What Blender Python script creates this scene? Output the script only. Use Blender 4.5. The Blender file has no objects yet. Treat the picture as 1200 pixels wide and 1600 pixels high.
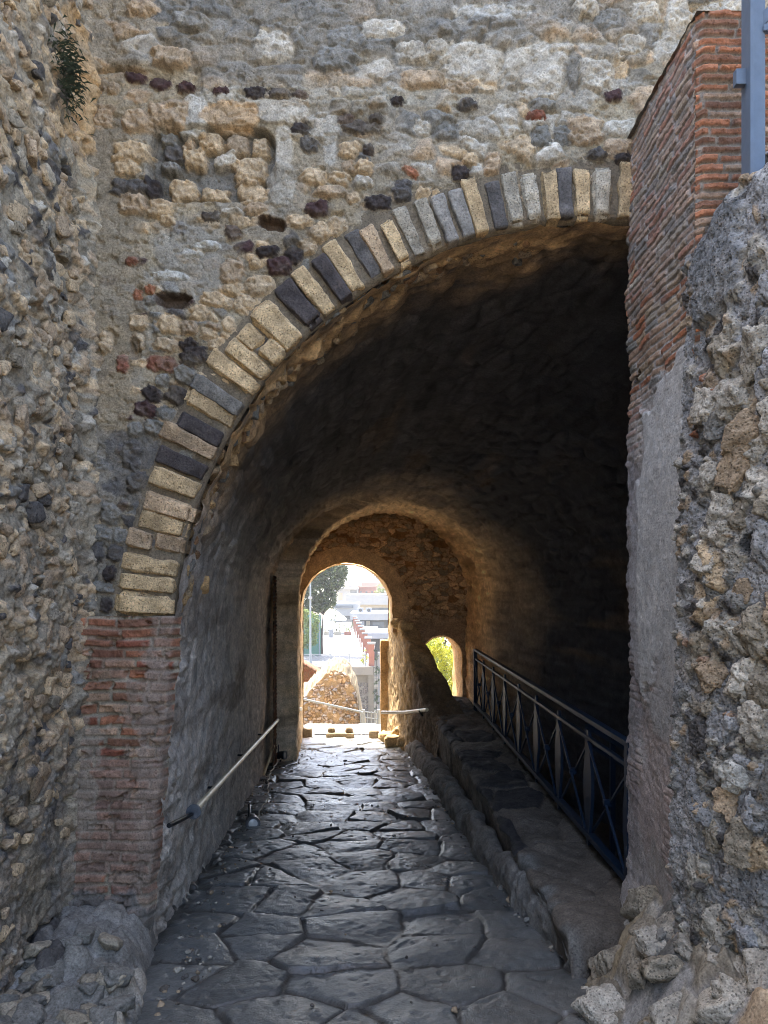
import bpy, math, random
import numpy as np
from mathutils import Vector, Matrix

random.seed(7)
SC = bpy.context.scene
COL = SC.collection
F, HX, HY = 1200.0, 600.0, 911.0          # focal length and horizon used to survey the place


def at(px, py, Y):
    return Vector(((px - HX) / F * Y, Y, (HY - py) / F * Y))


def road_z(Y):
    return -1.6 - 0.075 * Y


def s2l(c):
    c = np.asarray(c, dtype=float) / 255.0
    return np.where(c <= 0.04045, c / 12.92, ((c + 0.055) / 1.055) ** 2.4)


def smooth(a, b, x):
    t = np.clip((x - a) / (b - a), 0, 1)
    return t * t * (3 - 2 * t)


# ------------------------------------------------------------------ noise
def _h(ix, iy, iz, seed):
    M = 0xFFFFFFFF
    x = (ix.astype(np.int64) * 374761393 + iy.astype(np.int64) * 668265263 + iz.astype(np.int64) * 2147483647 * 3 + seed * 974711) & M
    x = ((x ^ (x >> 13)) * 1274126177) & M
    x = ((x ^ (x >> 15)) * 2246822519) & M
    x = x ^ (x >> 16)
    return (x & 0xFFFFFF) / float(0x1000000)


def h2(ix, iy, seed):
    return _h(np.asarray(ix), np.asarray(iy), np.zeros_like(np.asarray(ix)), seed)


def vnoise(x, y, seed=0):
    ix = np.floor(x).astype(np.int64); iy = np.floor(y).astype(np.int64)
    fx = x - ix; fy = y - iy
    fx = fx * fx * (3 - 2 * fx); fy = fy * fy * (3 - 2 * fy)
    a = h2(ix, iy, seed); b = h2(ix + 1, iy, seed); c = h2(ix, iy + 1, seed); d = h2(ix + 1, iy + 1, seed)
    return (a * (1 - fx) + b * fx) * (1 - fy) + (c * (1 - fx) + d * fx) * fy - 0.5


def fbm(x, y, octv=4, seed=0, gain=0.5):
    s = 0; a = 1.0; t = 0
    for o in range(octv):
        s = s + a * vnoise(x * 2 ** o + o * 17.3, y * 2 ** o - o * 9.1, seed + o)
        t += a; a *= gain
    return s / t * 2


def vnoise3(x, y, z, seed=0):
    ix = np.floor(x).astype(np.int64); iy = np.floor(y).astype(np.int64); iz = np.floor(z).astype(np.int64)
    fx = x - ix; fy = y - iy; fz = z - iz
    fx = fx * fx * (3 - 2 * fx); fy = fy * fy * (3 - 2 * fy); fz = fz * fz * (3 - 2 * fz)
    r = 0
    for dx in (0, 1):
        for dy in (0, 1):
            for dz in (0, 1):
                w = (fx if dx else 1 - fx) * (fy if dy else 1 - fy) * (fz if dz else 1 - fz)
                r = r + w * _h(ix + dx, iy + dy, iz + dz, seed)
    return r - 0.5


def fbm3(x, y, z, octv=3, seed=0):
    s = 0; a = 1.0; t = 0
    for o in range(octv):
        s = s + a * vnoise3(x * 2 ** o + 3.7 * o, y * 2 ** o - 5.1 * o, z * 2 ** o + 1.9 * o, seed + o)
        t += a; a *= 0.5
    return s / t * 2


def voronoi(x, y, seed=0, jit=0.85):
    """nearest two jittered points: distances, cell hash, offset from the cell's point"""
    ix = np.floor(x).astype(np.int64); iy = np.floor(y).astype(np.int64)
    f1 = np.full(x.shape, 9.0); f2 = np.full(x.shape, 9.0)
    cid = np.zeros(x.shape); ox = np.zeros(x.shape); oy = np.zeros(x.shape)
    for dx in (-1, 0, 1):
        for dy in (-1, 0, 1):
            cx = ix + dx; cy = iy + dy
            px = cx + 0.5 + jit * (h2(cx, cy, seed) - 0.5)
            py = cy + 0.5 + jit * (h2(cx, cy, seed + 31) - 0.5)
            d = np.hypot(x - px, y - py)
            near = d < f1
            f2 = np.where(near, f1, np.minimum(f2, d))
            hh = h2(cx, cy, seed + 77)
            cid = np.where(near, hh, cid)
            ox = np.where(near, x - px, ox); oy = np.where(near, y - py, oy)
            f1 = np.where(near, d, f1)
    return f1, f2, cid, ox, oy


def rnd(cid, k):
    return np.modf(cid * (917.31 + 133.7 * k) + 0.137 * k)[0]


PAL = {k: s2l(v) for k, v in dict(
    tan=(192, 168, 134), tan2=(172, 150, 122), pale=(182, 173, 156), grey=(126, 122, 113), dgrey=(94, 89, 84), dark=(66, 58, 54),
    red=(128, 78, 60), dred=(76, 56, 53), white=(196, 191, 178), ochre=(192, 158, 112), brick=(160, 108, 80), brickd=(130, 93, 72),
    bricko=(168, 110, 78), brickp=(168, 139, 114), mortar=(147, 136, 117), mortarl=(166, 154, 133), mortard=(106, 98, 88)).items()}


def pick(r, names):
    """colour per cell from a list of palette names"""
    arr = np.array([PAL[n] for n in names])
    i = np.clip((r * len(names)).astype(int), 0, len(names) - 1)
    return arr[i]


# ------------------------------------------------------------------ objects and tags
def empty(name, loc=(0, 0, 0), rz=0.0):
    o = bpy.data.objects.new(name, None)
    o.location = loc; o.rotation_euler = (0, 0, rz); o.empty_display_size = 0.2
    COL.objects.link(o)
    return o


def tag(o, label=None, cat=None, group=None, kind=None):
    if label: o['label'] = label
    if cat: o['category'] = cat
    if group: o['group'] = group
    if kind: o['kind'] = kind
    return o


def link(name, me, mat, parent=None):
    o = bpy.data.objects.new(name, me)
    COL.objects.link(o)
    if mat is not None: me.materials.append(mat)
    if parent is not None:
        o.parent = parent
        o.matrix_parent_inverse = Matrix.Identity(4)
        if parent.type == 'EMPTY' and parent.location.length > 0 and not parent.get('local'):
            # parts are modelled in world coordinates: move the mesh into the thing's own frame
            M = (Matrix.Translation(parent.location) @ parent.rotation_euler.to_matrix().to_4x4()).inverted()
            me.transform(M)
    return o


def raw_mesh(name, V, Fq, C=None, shade=True):
    V = np.ascontiguousarray(V, dtype=np.float32).reshape(-1, 3)
    Fq = np.ascontiguousarray(Fq, dtype=np.int32)
    me = bpy.data.meshes.new(name)
    n = len(Fq); k = Fq.shape[1]
    me.vertices.add(len(V)); me.vertices.foreach_set('co', V.ravel())
    me.loops.add(n * k); me.loops.foreach_set('vertex_index', Fq.ravel())
    me.polygons.add(n); me.polygons.foreach_set('loop_start', np.arange(0, n * k, k, dtype=np.int32))
    if shade: me.polygons.foreach_set('use_smooth', np.ones(n, dtype=bool))
    me.update(calc_edges=True)
    if C is not None:
        a = me.color_attributes.new('Col', 'FLOAT_COLOR', 'POINT')
        cc = np.ones((len(V), 4), dtype=np.float32); cc[:, :3] = np.asarray(C, dtype=np.float32).reshape(-1, 3)
        a.data.foreach_set('color', cc.ravel())
    return me


def grid_mesh(name, P, C, mat, parent=None, keep=None, flip=False):
    """P (h,w,3) points, C (h,w,3) albedo, keep (h-1,w-1) bool of faces kept"""
    h, w = P.shape[:2]
    idx = np.arange(h * w).reshape(h, w)
    q = np.stack([idx[:-1, :-1], idx[:-1, 1:], idx[1:, 1:], idx[1:, :-1]], -1)
    if flip: q = q[..., ::-1]
    q = q[keep] if keep is not None else q.reshape(-1, 4)
    V = P.reshape(-1, 3); Cc = C.reshape(-1, 3)
    if keep is not None:
        used = np.unique(q); remap = np.zeros(h * w, dtype=np.int64); remap[used] = np.arange(len(used))
        V = V[used]; Cc = Cc[used]; q = remap[q]
    return link(name, raw_mesh(name, V, q, Cc), mat, parent)


class MB:
    """collects simple shapes into one mesh"""
    def __init__(s): s.v = []; s.f = []

    def add(s, vs, fs):
        b = len(s.v); s.v += [tuple(v) for v in vs]; s.f += [tuple(b + i for i in f) for f in fs]; return s

    def box(s, c, d, rot=None):
        c = Vector(c); hx, hy, hz = d[0] / 2, d[1] / 2, d[2] / 2
        vs = [Vector((x, y, z)) for x in (-hx, hx) for y in (-hy, hy) for z in (-hz, hz)]
        if rot is not None: vs = [rot @ v for v in vs]
        return s.add([c + v for v in vs], [(0, 1, 3, 2), (4, 6, 7, 5), (0, 4, 5, 1), (2, 3, 7, 6), (0, 2, 6, 4), (1, 5, 7, 3)])

    def bar(s, p, q, w, h, up=(0, 0, 1)):
        p = Vector(p); q = Vector(q); d = (q - p).normalized(); up = Vector(up)
        sx = d.cross(up)
        if sx.length < 1e-4: sx = d.cross(Vector((0, 1, 0)))
        sx.normalize(); sz = sx.cross(d)
        vs = []
        for e in (p, q):
            for a, b in ((-1, -1), (1, -1), (1, 1), (-1, 1)): vs.append(e + sx * (a * w / 2) + sz * (b * h / 2))
        return s.add(vs, [(3, 2, 1, 0), (4, 5, 6, 7), (0, 1, 5, 4), (1, 2, 6, 5), (2, 3, 7, 6), (3, 0, 4, 7)])

    def tube(s, pts, r, n=10, caps=True):
        pts = [Vector(p) for p in pts]; rr = r if isinstance(r, (list, tuple)) else [r] * len(pts)
        vs = []; fs = []
        for i, p in enumerate(pts):
            d = (pts[min(i + 1, len(pts) - 1)] - pts[max(i - 1, 0)]).normalized()
            a = d.cross(Vector((0, 0, 1)))
            if a.length < 1e-3: a = d.cross(Vector((0, 1, 0)))
            a.normalize(); b = a.cross(d)
            for k in range(n):
                t = 2 * math.pi * k / n
                vs.append(p + (a * math.cos(t) + b * math.sin(t)) * rr[i])
        for i in range(len(pts) - 1):
            for k in range(n):
                fs.append((i * n + k, i * n + (k + 1) % n, (i + 1) * n + (k + 1) % n, (i + 1) * n + k))
        if caps:
            fs.append(tuple(range(n))); fs.append(tuple((len(pts) - 1) * n + k for k in reversed(range(n))))
        return s.add(vs, fs)

    def prism(s, poly, axis, depth):
        """poly: list of points; extruded along vector axis*depth"""
        a = Vector(axis) * depth; n = len(poly)
        vs = [Vector(p) for p in poly] + [Vector(p) + a for p in poly]
        fs = [tuple(range(n)), tuple(reversed(range(n, 2 * n)))] + [(i, (i + 1) % n, n + (i + 1) % n, n + i) for i in range(n)]
        return s.add(vs, fs)

    def build(s, name, mat, parent=None, bevel=0.0, smoothed=False):
        me = bpy.data.meshes.new(name); me.from_pydata(s.v, [], s.f); me.update()
        import bmesh
        bm = bmesh.new(); bm.from_mesh(me); bmesh.ops.recalc_face_normals(bm, faces=bm.faces)
        if bevel > 0:
            bmesh.ops.bevel(bm, geom=list(bm.edges), offset=bevel, segments=2, affect='EDGES', profile=0.7)
        bm.to_mesh(me); bm.free()
        if smoothed:
            me.polygons.foreach_set('use_smooth', np.ones(len(me.polygons), dtype=bool))
            me.set_sharp_from_angle(angle=math.radians(40))
        return link(name, me, mat, parent)


# ------------------------------------------------------------------ materials
def new_mat(name):
    m = bpy.data.materials.new(name); m.use_nodes = True
    nt = m.node_tree; b = nt.nodes['Principled BSDF']
    return m, nt, b


def N(nt, typ, **kw):
    n = nt.nodes.new(typ)
    for k, v in kw.items():
        if k in n.inputs: n.inputs[k].default_value = v
        else: setattr(n, k, v)
    return n


def mat_masonry(name, rough=0.92, fine=95.0, vary=0.45, bump=0.6, pits=0.5, spec=0.25, bdist=0.006, pit_scale=62.0, pit_shade=0.28, rough_vary=0.0):
    """albedo comes from the stones' own colours; grain, pits and stains from noise"""
    m, nt, b = new_mat(name); L = nt.links
    att = N(nt, 'ShaderNodeAttribute', attribute_name='Col')
    tc = N(nt, 'ShaderNodeTexCoord')
    n1 = N(nt, 'ShaderNodeTexNoise', Scale=fine, Detail=6.0, Roughness=0.7)
    n2 = N(nt, 'ShaderNodeTexNoise', Scale=fine * 0.22, Detail=5.0, Roughness=0.62)
    n3 = N(nt, 'ShaderNodeTexVoronoi', Scale=fine * 0.75)
    for n in (n1, n2, n3): L.new(tc.outputs['Object'], n.inputs['Vector'])
    mr = N(nt, 'ShaderNodeMapRange'); mr.inputs['From Min'].default_value = 0.3; mr.inputs['From Max'].default_value = 0.7
    mr.inputs['To Min'].default_value = 1 - vary; mr.inputs['To Max'].default_value = 1 + vary * 0.75
    L.new(n1.outputs['Fac'], mr.inputs['Value'])
    mr2 = N(nt, 'ShaderNodeMapRange'); mr2.inputs['From Min'].default_value = 0.3; mr2.inputs['From Max'].default_value = 0.7
    mr2.inputs['To Min'].default_value = 1 - vary * 0.7; mr2.inputs['To Max'].default_value = 1 + vary * 0.6
    L.new(n2.outputs['Fac'], mr2.inputs['Value'])
    mu = N(nt, 'ShaderNodeMath', operation='MULTIPLY'); L.new(mr.outputs[0], mu.inputs[0]); L.new(mr2.outputs[0], mu.inputs[1])
    vm = N(nt, 'ShaderNodeVectorMath', operation='SCALE'); L.new(att.outputs['Color'], vm.inputs[0]); L.new(mu.outputs[0], vm.inputs['Scale'])
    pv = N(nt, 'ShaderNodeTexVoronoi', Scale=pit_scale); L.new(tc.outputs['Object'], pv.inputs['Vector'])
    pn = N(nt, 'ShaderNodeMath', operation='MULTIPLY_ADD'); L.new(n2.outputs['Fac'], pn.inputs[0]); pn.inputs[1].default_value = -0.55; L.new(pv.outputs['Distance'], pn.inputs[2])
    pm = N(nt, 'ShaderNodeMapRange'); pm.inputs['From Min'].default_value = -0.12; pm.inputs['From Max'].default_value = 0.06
    pm.inputs['To Min'].default_value = 1 - pit_shade; pm.inputs['To Max'].default_value = 1.0  # shade of the pits painted into the base colour
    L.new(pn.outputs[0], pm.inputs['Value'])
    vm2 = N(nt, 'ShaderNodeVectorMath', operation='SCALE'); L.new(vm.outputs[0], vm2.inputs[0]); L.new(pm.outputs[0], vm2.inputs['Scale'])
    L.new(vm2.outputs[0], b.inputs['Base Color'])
    pr = N(nt, 'ShaderNodeMapRange'); pr.inputs['From Min'].default_value = 0.0; pr.inputs['From Max'].default_value = 0.45
    pr.inputs['To Min'].default_value = 0.0; pr.inputs['To Max'].default_value = pits
    L.new(n3.outputs['Distance'], pr.inputs['Value'])
    ad = N(nt, 'ShaderNodeMath', operation='ADD'); L.new(n1.outputs['Fac'], ad.inputs[0]); L.new(pr.outputs[0], ad.inputs[1])
    ad3 = N(nt, 'ShaderNodeMath', operation='MULTIPLY_ADD'); L.new(pm.outputs[0], ad3.inputs[0]); ad3.inputs[1].default_value = 1.6; L.new(n2.outputs['Fac'], ad3.inputs[2])
    ad2 = N(nt, 'ShaderNodeMath', operation='ADD'); L.new(ad.outputs[0], ad2.inputs[0]); L.new(ad3.outputs[0], ad2.inputs[1])
    bp = N(nt, 'ShaderNodeBump', Strength=bump, Distance=bdist); L.new(ad2.outputs[0], bp.inputs['Height']); L.new(bp.outputs[0], b.inputs['Normal'])
    b.inputs['Roughness'].default_value = rough; b.inputs['Specular IOR Level'].default_value = spec
    if rough_vary:
        n4 = N(nt, 'ShaderNodeTexNoise', Scale=3.2, Detail=5.0, Roughness=0.65); L.new(tc.outputs['Object'], n4.inputs['Vector'])
        rr_ = N(nt, 'ShaderNodeMapRange'); rr_.inputs['From Min'].default_value = 0.32; rr_.inputs['From Max'].default_value = 0.68
        rr_.inputs['To Min'].default_value = rough - rough_vary; rr_.inputs['To Max'].default_value = rough + rough_vary * 1.4
        L.new(n4.outputs['Fac'], rr_.inputs['Value']); L.new(rr_.outputs[0], b.inputs['Roughness'])
    return m


def mat_plain(name, col, rough=0.6, metal=0.0, vary=0.25, scale=12.0, bump=0.15, spec=0.4, bdist=0.004, lin=False):
    m, nt, b = new_mat(name); L = nt.links
    c = np.array(col) if lin else s2l(col)
    tc = N(nt, 'ShaderNodeTexCoord'); n = N(nt, 'ShaderNodeTexNoise', Scale=scale, Detail=6.0, Roughness=0.65)
    L.new(tc.outputs['Object'], n.inputs['Vector'])
    r = N(nt, 'ShaderNodeValToRGB')
    r.color_ramp.elements[0].position = 0.3; r.color_ramp.elements[1].position = 0.7
    r.color_ramp.elements[0].color = (*(c * (1 - vary)), 1); r.color_ramp.elements[1].color = (*np.clip(c * (1 + vary), 0, 0.9), 1)
    L.new(n.outputs['Fac'], r.inputs['Fac']); L.new(r.outputs['Color'], b.inputs['Base Color'])
    if bump:
        bp = N(nt, 'ShaderNodeBump', Strength=bump, Distance=bdist); L.new(n.outputs['Fac'], bp.inputs['Height']); L.new(bp.outputs[0], b.inputs['Normal'])
    b.inputs['Roughness'].default_value = rough; b.inputs['Metallic'].default_value = metal; b.inputs['Specular IOR Level'].default_value = spec
    return m


def mat_leaf(name, c0, c1):
    m, nt, b = new_mat(name); L = nt.links
    tc = N(nt, 'ShaderNodeTexCoord'); n = N(nt, 'ShaderNodeTexNoise', Scale=1.3, Detail=4.0)
    L.new(tc.outputs['Object'], n.inputs['Vector'])
    r = N(nt, 'ShaderNodeValToRGB'); r.color_ramp.elements[0].position = 0.35; r.color_ramp.elements[1].position = 0.65
    r.color_ramp.elements[0].color = (*s2l(c0), 1); r.color_ramp.elements[1].color = (*s2l(c1), 1)
    L.new(n.outputs['Fac'], r.inputs['Fac']); L.new(r.outputs['Color'], b.inputs['Base Color'])
    b.inputs['Roughness'].default_value = 0.6
    tr = N(nt, 'ShaderNodeBsdfTranslucent'); L.new(r.outputs['Color'], tr.inputs['Color'])
    mx = N(nt, 'ShaderNodeMixShader'); mx.inputs['Fac'].default_value = 0.35
    out = nt.nodes['Material Output']
    L.new(b.outputs[0], mx.inputs[1]); L.new(tr.outputs[0], mx.inputs[2]); L.new(mx.outputs[0], out.inputs['Surface'])
    return m


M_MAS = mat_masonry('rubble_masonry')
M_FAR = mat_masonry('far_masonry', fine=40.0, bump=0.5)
M_TUFF = mat_masonry('tuff_stone', fine=110.0, vary=0.45, bump=0.8, pits=0.7, pit_scale=70.0, pit_shade=0.5)
M_BRICK = mat_masonry('old_brick', fine=120.0, vary=0.35, bump=0.5, pits=0.3, pit_shade=0.3)
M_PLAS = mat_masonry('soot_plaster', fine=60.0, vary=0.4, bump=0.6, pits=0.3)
M_BASALT = mat_masonry('basalt_paving', rough=0.34, rough_vary=0.11, fine=90.0, vary=0.35, bump=0.55, pits=0.6, spec=0.62, bdist=0.004, pit_scale=90, pit_shade=0.3)
M_STEEL = mat_plain('blue_grey_painted_steel', (94, 106, 120), 0.45, 0.0, 0.12, 18, 0.1)
M_RAIL = mat_plain('dark_blue_painted_iron', (16, 32, 50), 0.5, 0.0, 0.2, 20, 0.1, 0.15)
M_TUBE = mat_plain('worn_pale_tube', (206, 192, 160), 0.38, 0.0, 0.2, 9, 0.1, 0.5)
M_BLACK = mat_plain('black_iron', (28, 29, 33), 0.45, 0.2, 0.2, 30, 0.1)
M_CORD = mat_plain('dirty_white_cord', (176, 168, 152), 0.6)
M_GLASSW = mat_plain('lamp_glass', (200, 200, 196), 0.2, 0.0, 0.05, 20, 0.0, 0.6)


# ------------------------------------------------------------------ masonry fields
class Field:
    """height (m) and albedo over a wall patch; coordinates in any unit"""
    def __init__(s, U, V, base):
        s.U, s.V = U, V; s.H = np.zeros(U.shape); s.C = np.empty(U.shape + (3,)); s.C[...] = base

    def win(s, cx, cy, r):
        return (np.abs(s.U - cx) < r) & (np.abs(s.V - cy) < r)

    def stamp(s, cx, cy, rx, ry, rot=0, col='tan', h=0.02, pw=2.6, warp=0.18, seed=0, edge=0.35, gap=0.006, rough=0.006):
        R = max(rx, ry) * 1.6
        m = s.win(cx, cy, R)
        if not m.any(): return
        x = s.U[m] - cx; y = s.V[m] - cy
        c, sn = math.cos(math.radians(rot)), math.sin(math.radians(rot))
        u = (x * c + y * sn) / rx; v = (-x * sn + y * c) / ry
        k = 2.2
        u = u + warp * fbm(u * k + seed * 3.1, v * k + 9, 3, seed + 5) * 1.6
        v = v + warp * fbm(u * k - 7, v * k + seed * 1.7, 3, seed + 9) * 1.6
        d = (np.abs(u) ** pw + np.abs(v) ** pw) ** (1 / pw)
        body = smooth(1.0, 1.0 - edge, d); mask = smooth(1.06, 0.94, d)
        ring = smooth(1.35, 1.05, d) * (1 - mask)
        nz = fbm(s.U[m] / max(rx, ry) * 4, s.V[m] / max(rx, ry) * 4, 4, seed + 21)
        H = s.H[m]
        if h >= 0:
            s.H[m] = np.where(mask > 0, H * (1 - mask) + mask * (np.minimum(H, 0) * 0.5 + h * body + rough * nz * body), H) - gap * ring
        else:
            s.H[m] = H + h * body
        cc = PAL[col] if isinstance(col, str) else s2l(col)
        s.C[m] = s.C[m] * (1 - mask[:, None]) + (cc * (1 + 0.22 * nz)[:, None]) * mask[:, None]

    def rubble(s, sx, sy, pal, cover=0.6, h=0.025, seed=0, region=None, warp=0.3, gap=(0.06, 0.2), mortar_noise=0.006, dome=0.5):
        X = s.U / sx; Y = s.V / sy
        wx = warp * fbm(X * 1.3, Y * 1.3, 3, seed + 2); wy = warp * fbm(X * 1.3 + 40, Y * 1.3, 3, seed + 3)
        f1, f2, cid, ox, oy = voronoi(X + wx, Y + wy, seed)
        e = f2 - f1
        on = rnd(cid, 1) < cover
        m = smooth(gap[0], gap[1], e) * on
        if region is not None: m = m * region
        hh = h * (0.35 + 0.9 * rnd(cid, 2)) * (1 - dome + dome * smooth(0.02, 0.55, e))
        tilt = h * 0.5 * ((rnd(cid, 4) - 0.5) * ox + (rnd(cid, 5) - 0.5) * oy) * 2
        s.H += m * (hh + tilt + h * 0.35 * fbm(X * 5, Y * 5, 3, seed + 7))
        col = pick(rnd(cid, 3), pal) * (0.8 + 0.4 * rnd(cid, 6))[..., None]
        mm = smooth(gap[0] * 0.8, gap[1] * 0.8, e) * on
        if region is not None: mm = mm * region
        s.C[...] = s.C * (1 - mm[..., None]) + col * mm[..., None]
        return m

    def bricks(s, course, length, pal, mortar='mortar', h=0.008, seed=0, region=1.0, joint=0.14, wav=0.25, erode=0.35):
        w = wav * fbm(s.U / (course * 9), s.V / (course * 9), 3, seed)
        r = s.V / course + w
        row = np.floor(r); fr = r - row
        off = h2(row.astype(int), np.zeros(row.shape, int), seed + 4)
        uu = s.U / length + off * 3 + 0.35 * vnoise(s.U / length * 0.9 + row * 3.3, row, seed + 8)
        bi = np.floor(uu); fu = uu - bi
        k = h2(bi.astype(int), row.astype(int), seed + 12); k2 = h2(bi.astype(int), row.astype(int), seed + 13); k3 = h2(bi.astype(int), row.astype(int), seed + 14)
        je = joint * (0.7 + 0.9 * k2)
        jn = 0.06 * fbm(s.U / course * 1.2, s.V / course * 1.2, 3, seed + 15)
        ev = np.minimum(fr, 1 - fr) + jn * 0.6; eu = np.minimum(fu, 1 - fu) * length / course + jn
        m = smooth(je * 0.5, je * 0.5 + 0.09, np.minimum(ev, eu))
        worn = smooth(0.1, 0.5, fbm(s.U / (course * 7), s.V / (course * 7), 3, seed + 20) + erode - 0.35)
        m = m * region
        s.H += m * h * (0.5 + 1.0 * k3) + m * h * 0.5 * fbm(s.U / course * 2, s.V / course * 2, 3, seed + 16)
        col = pick(k, pal) * (0.78 + 0.45 * k3)[..., None]
        s.C[...] = s.C * (1 - m[..., None]) + col * m[..., None]
        return m

    def patch(s, cx, cy, rx, ry, col, amt=1.0, h=0.0, warp=0.35, seed=0, pw=2.4, flat=0.0, edge=0.12):
        """a stain, plaster skin or thin cement coat with a ragged outline"""
        u = (s.U - cx) / rx; v = (s.V - cy) / ry
        L = max(rx, ry)
        nz = fbm(s.U / L * 3, s.V / L * 3, 5, seed)
        d = (np.abs(u) ** pw + np.abs(v) ** pw) ** (1 / pw) + warp * nz
        m = smooth(1.0 + edge, 1.0 - edge, d)
        cc = PAL[col] if isinstance(col, str) else s2l(col)
        s.C[...] = s.C * (1 - amt * m[..., None]) + amt * m[..., None] * cc * (1 + 0.2 * nz)[..., None]
        s.H[...] = s.H * (1 - flat * m) + h * m
        return m

    def grain(s, scale, amp, seed=0, octv=5):
        s.H += amp * fbm(s.U / scale, s.V / scale, octv, seed)

    def tint(s, scale, amt, seed=0, octv=4):
        nz = fbm(s.U / scale, s.V / scale, octv, seed)
        s.C *= (1 + amt * nz)[..., None]


YF = 4.1                     # the facade's distance
MM = YF / F                  # metres per surveyed unit on the facade
ACX, ACY, AR = 930.0, 1003.0, 660.0

gate = tag(empty('stone_gatehouse', (0.0, YF, road_z(YF))), 'ancient stone gatehouse with a tall vaulted passage and an arch of tan and black blocks', 'gatehouse')

# ================================================================== facade
step = 2.0
us = np.arange(60, 1500 + step, step); vs = np.arange(-140, 1010 + step, step)
U, V = np.meshgrid(us, vs)
fd = Field(U, V, PAL['mortar'])
# mortar of the wall: warm grey, paler and more yellow in places
fd.C[...] = PAL['mortar'] * (1 + 0.3 * fbm(U / 160, V / 120, 4, 3))[..., None]
wv = smooth(-0.1, 0.35, fbm(U / 90, V / 70, 4, 11)); fd.C[...] = fd.C * (1 - 0.55 * wv[..., None]) + 0.55 * wv[..., None] * s2l((164, 148, 118))
fd.grain(60, 0.016, 1); fd.grain(14, 0.007, 2)
topz = smooth(150, 90, V + 20 * fbm(U / 80, V / 80, 3, 5))
rightz = smooth(560, 660, U) * smooth(10, 50, V) * smooth(300, 260, V)
midz = (1 - topz) * (1 - rightz)
fd.rubble(34, 20, ['tan2', 'mortarl', 'tan2', 'grey', 'pale', 'mortar'], 0.36, 0.02, 31, region=midz * smooth(330, 250, V) + midz * smooth(520, 600, U) * 0.8)
fd.rubble(52, 36, ['tan2', 'pale', 'grey', 'tan', 'pale', 'tan2', 'pale'], 0.72, 0.028, 57, region=rightz)
fd.rubble(60, 34, ['grey', 'tan2', 'grey', 'pale', 'mortar'], 0.6, 0.016, 81, region=topz)
fd.rubble(26, 20, ['tan2', 'tan', 'dgrey', 'grey', 'dred', 'tan'], 0.34, 0.02, 93, region=midz * smooth(300, 360, V) * smooth(560, 500, U))
fd.patch(640, 30, 330, 60, (116, 112, 104), 0.75, 0.004, 0.5, 3)
fd.patch(380, 95, 180, 26, (112, 106, 96), 0.6, 0.0, 0.5, 4)
fd.patch(760, 20, 60, 14, 'white', 0.5, 0.004, 0.5, 14)
fd.patch(560, 152, 260, 16, (168, 160, 142), 0.7, 0.006, 0.5, 6)
fd.patch(300, 400, 75, 60, (150, 145, 134), 0.7, 0.0, 0.5, 7, flat=0.6)
fd.patch(180, 420, 45, 190, (140, 128, 108), 0.75, 0.0, 0.5, 8, flat=0.6)
fd.patch(178, 600, 30, 110, (150, 134, 108), 0.75, 0.0, 0.5, 9, flat=0.6)
fd.patch(150, 800, 40, 170, (128, 122, 112), 0.75, 0.0, 0.5, 10, flat=0.5)
fd.patch(210, 730, 45, 60, (86, 86, 88), 0.7, 0.0, 0.5, 12)
fd.patch(640, 300, 80, 30, (150, 138, 116), 0.6, 0.0, 0.5, 13, flat=0.4)
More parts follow.
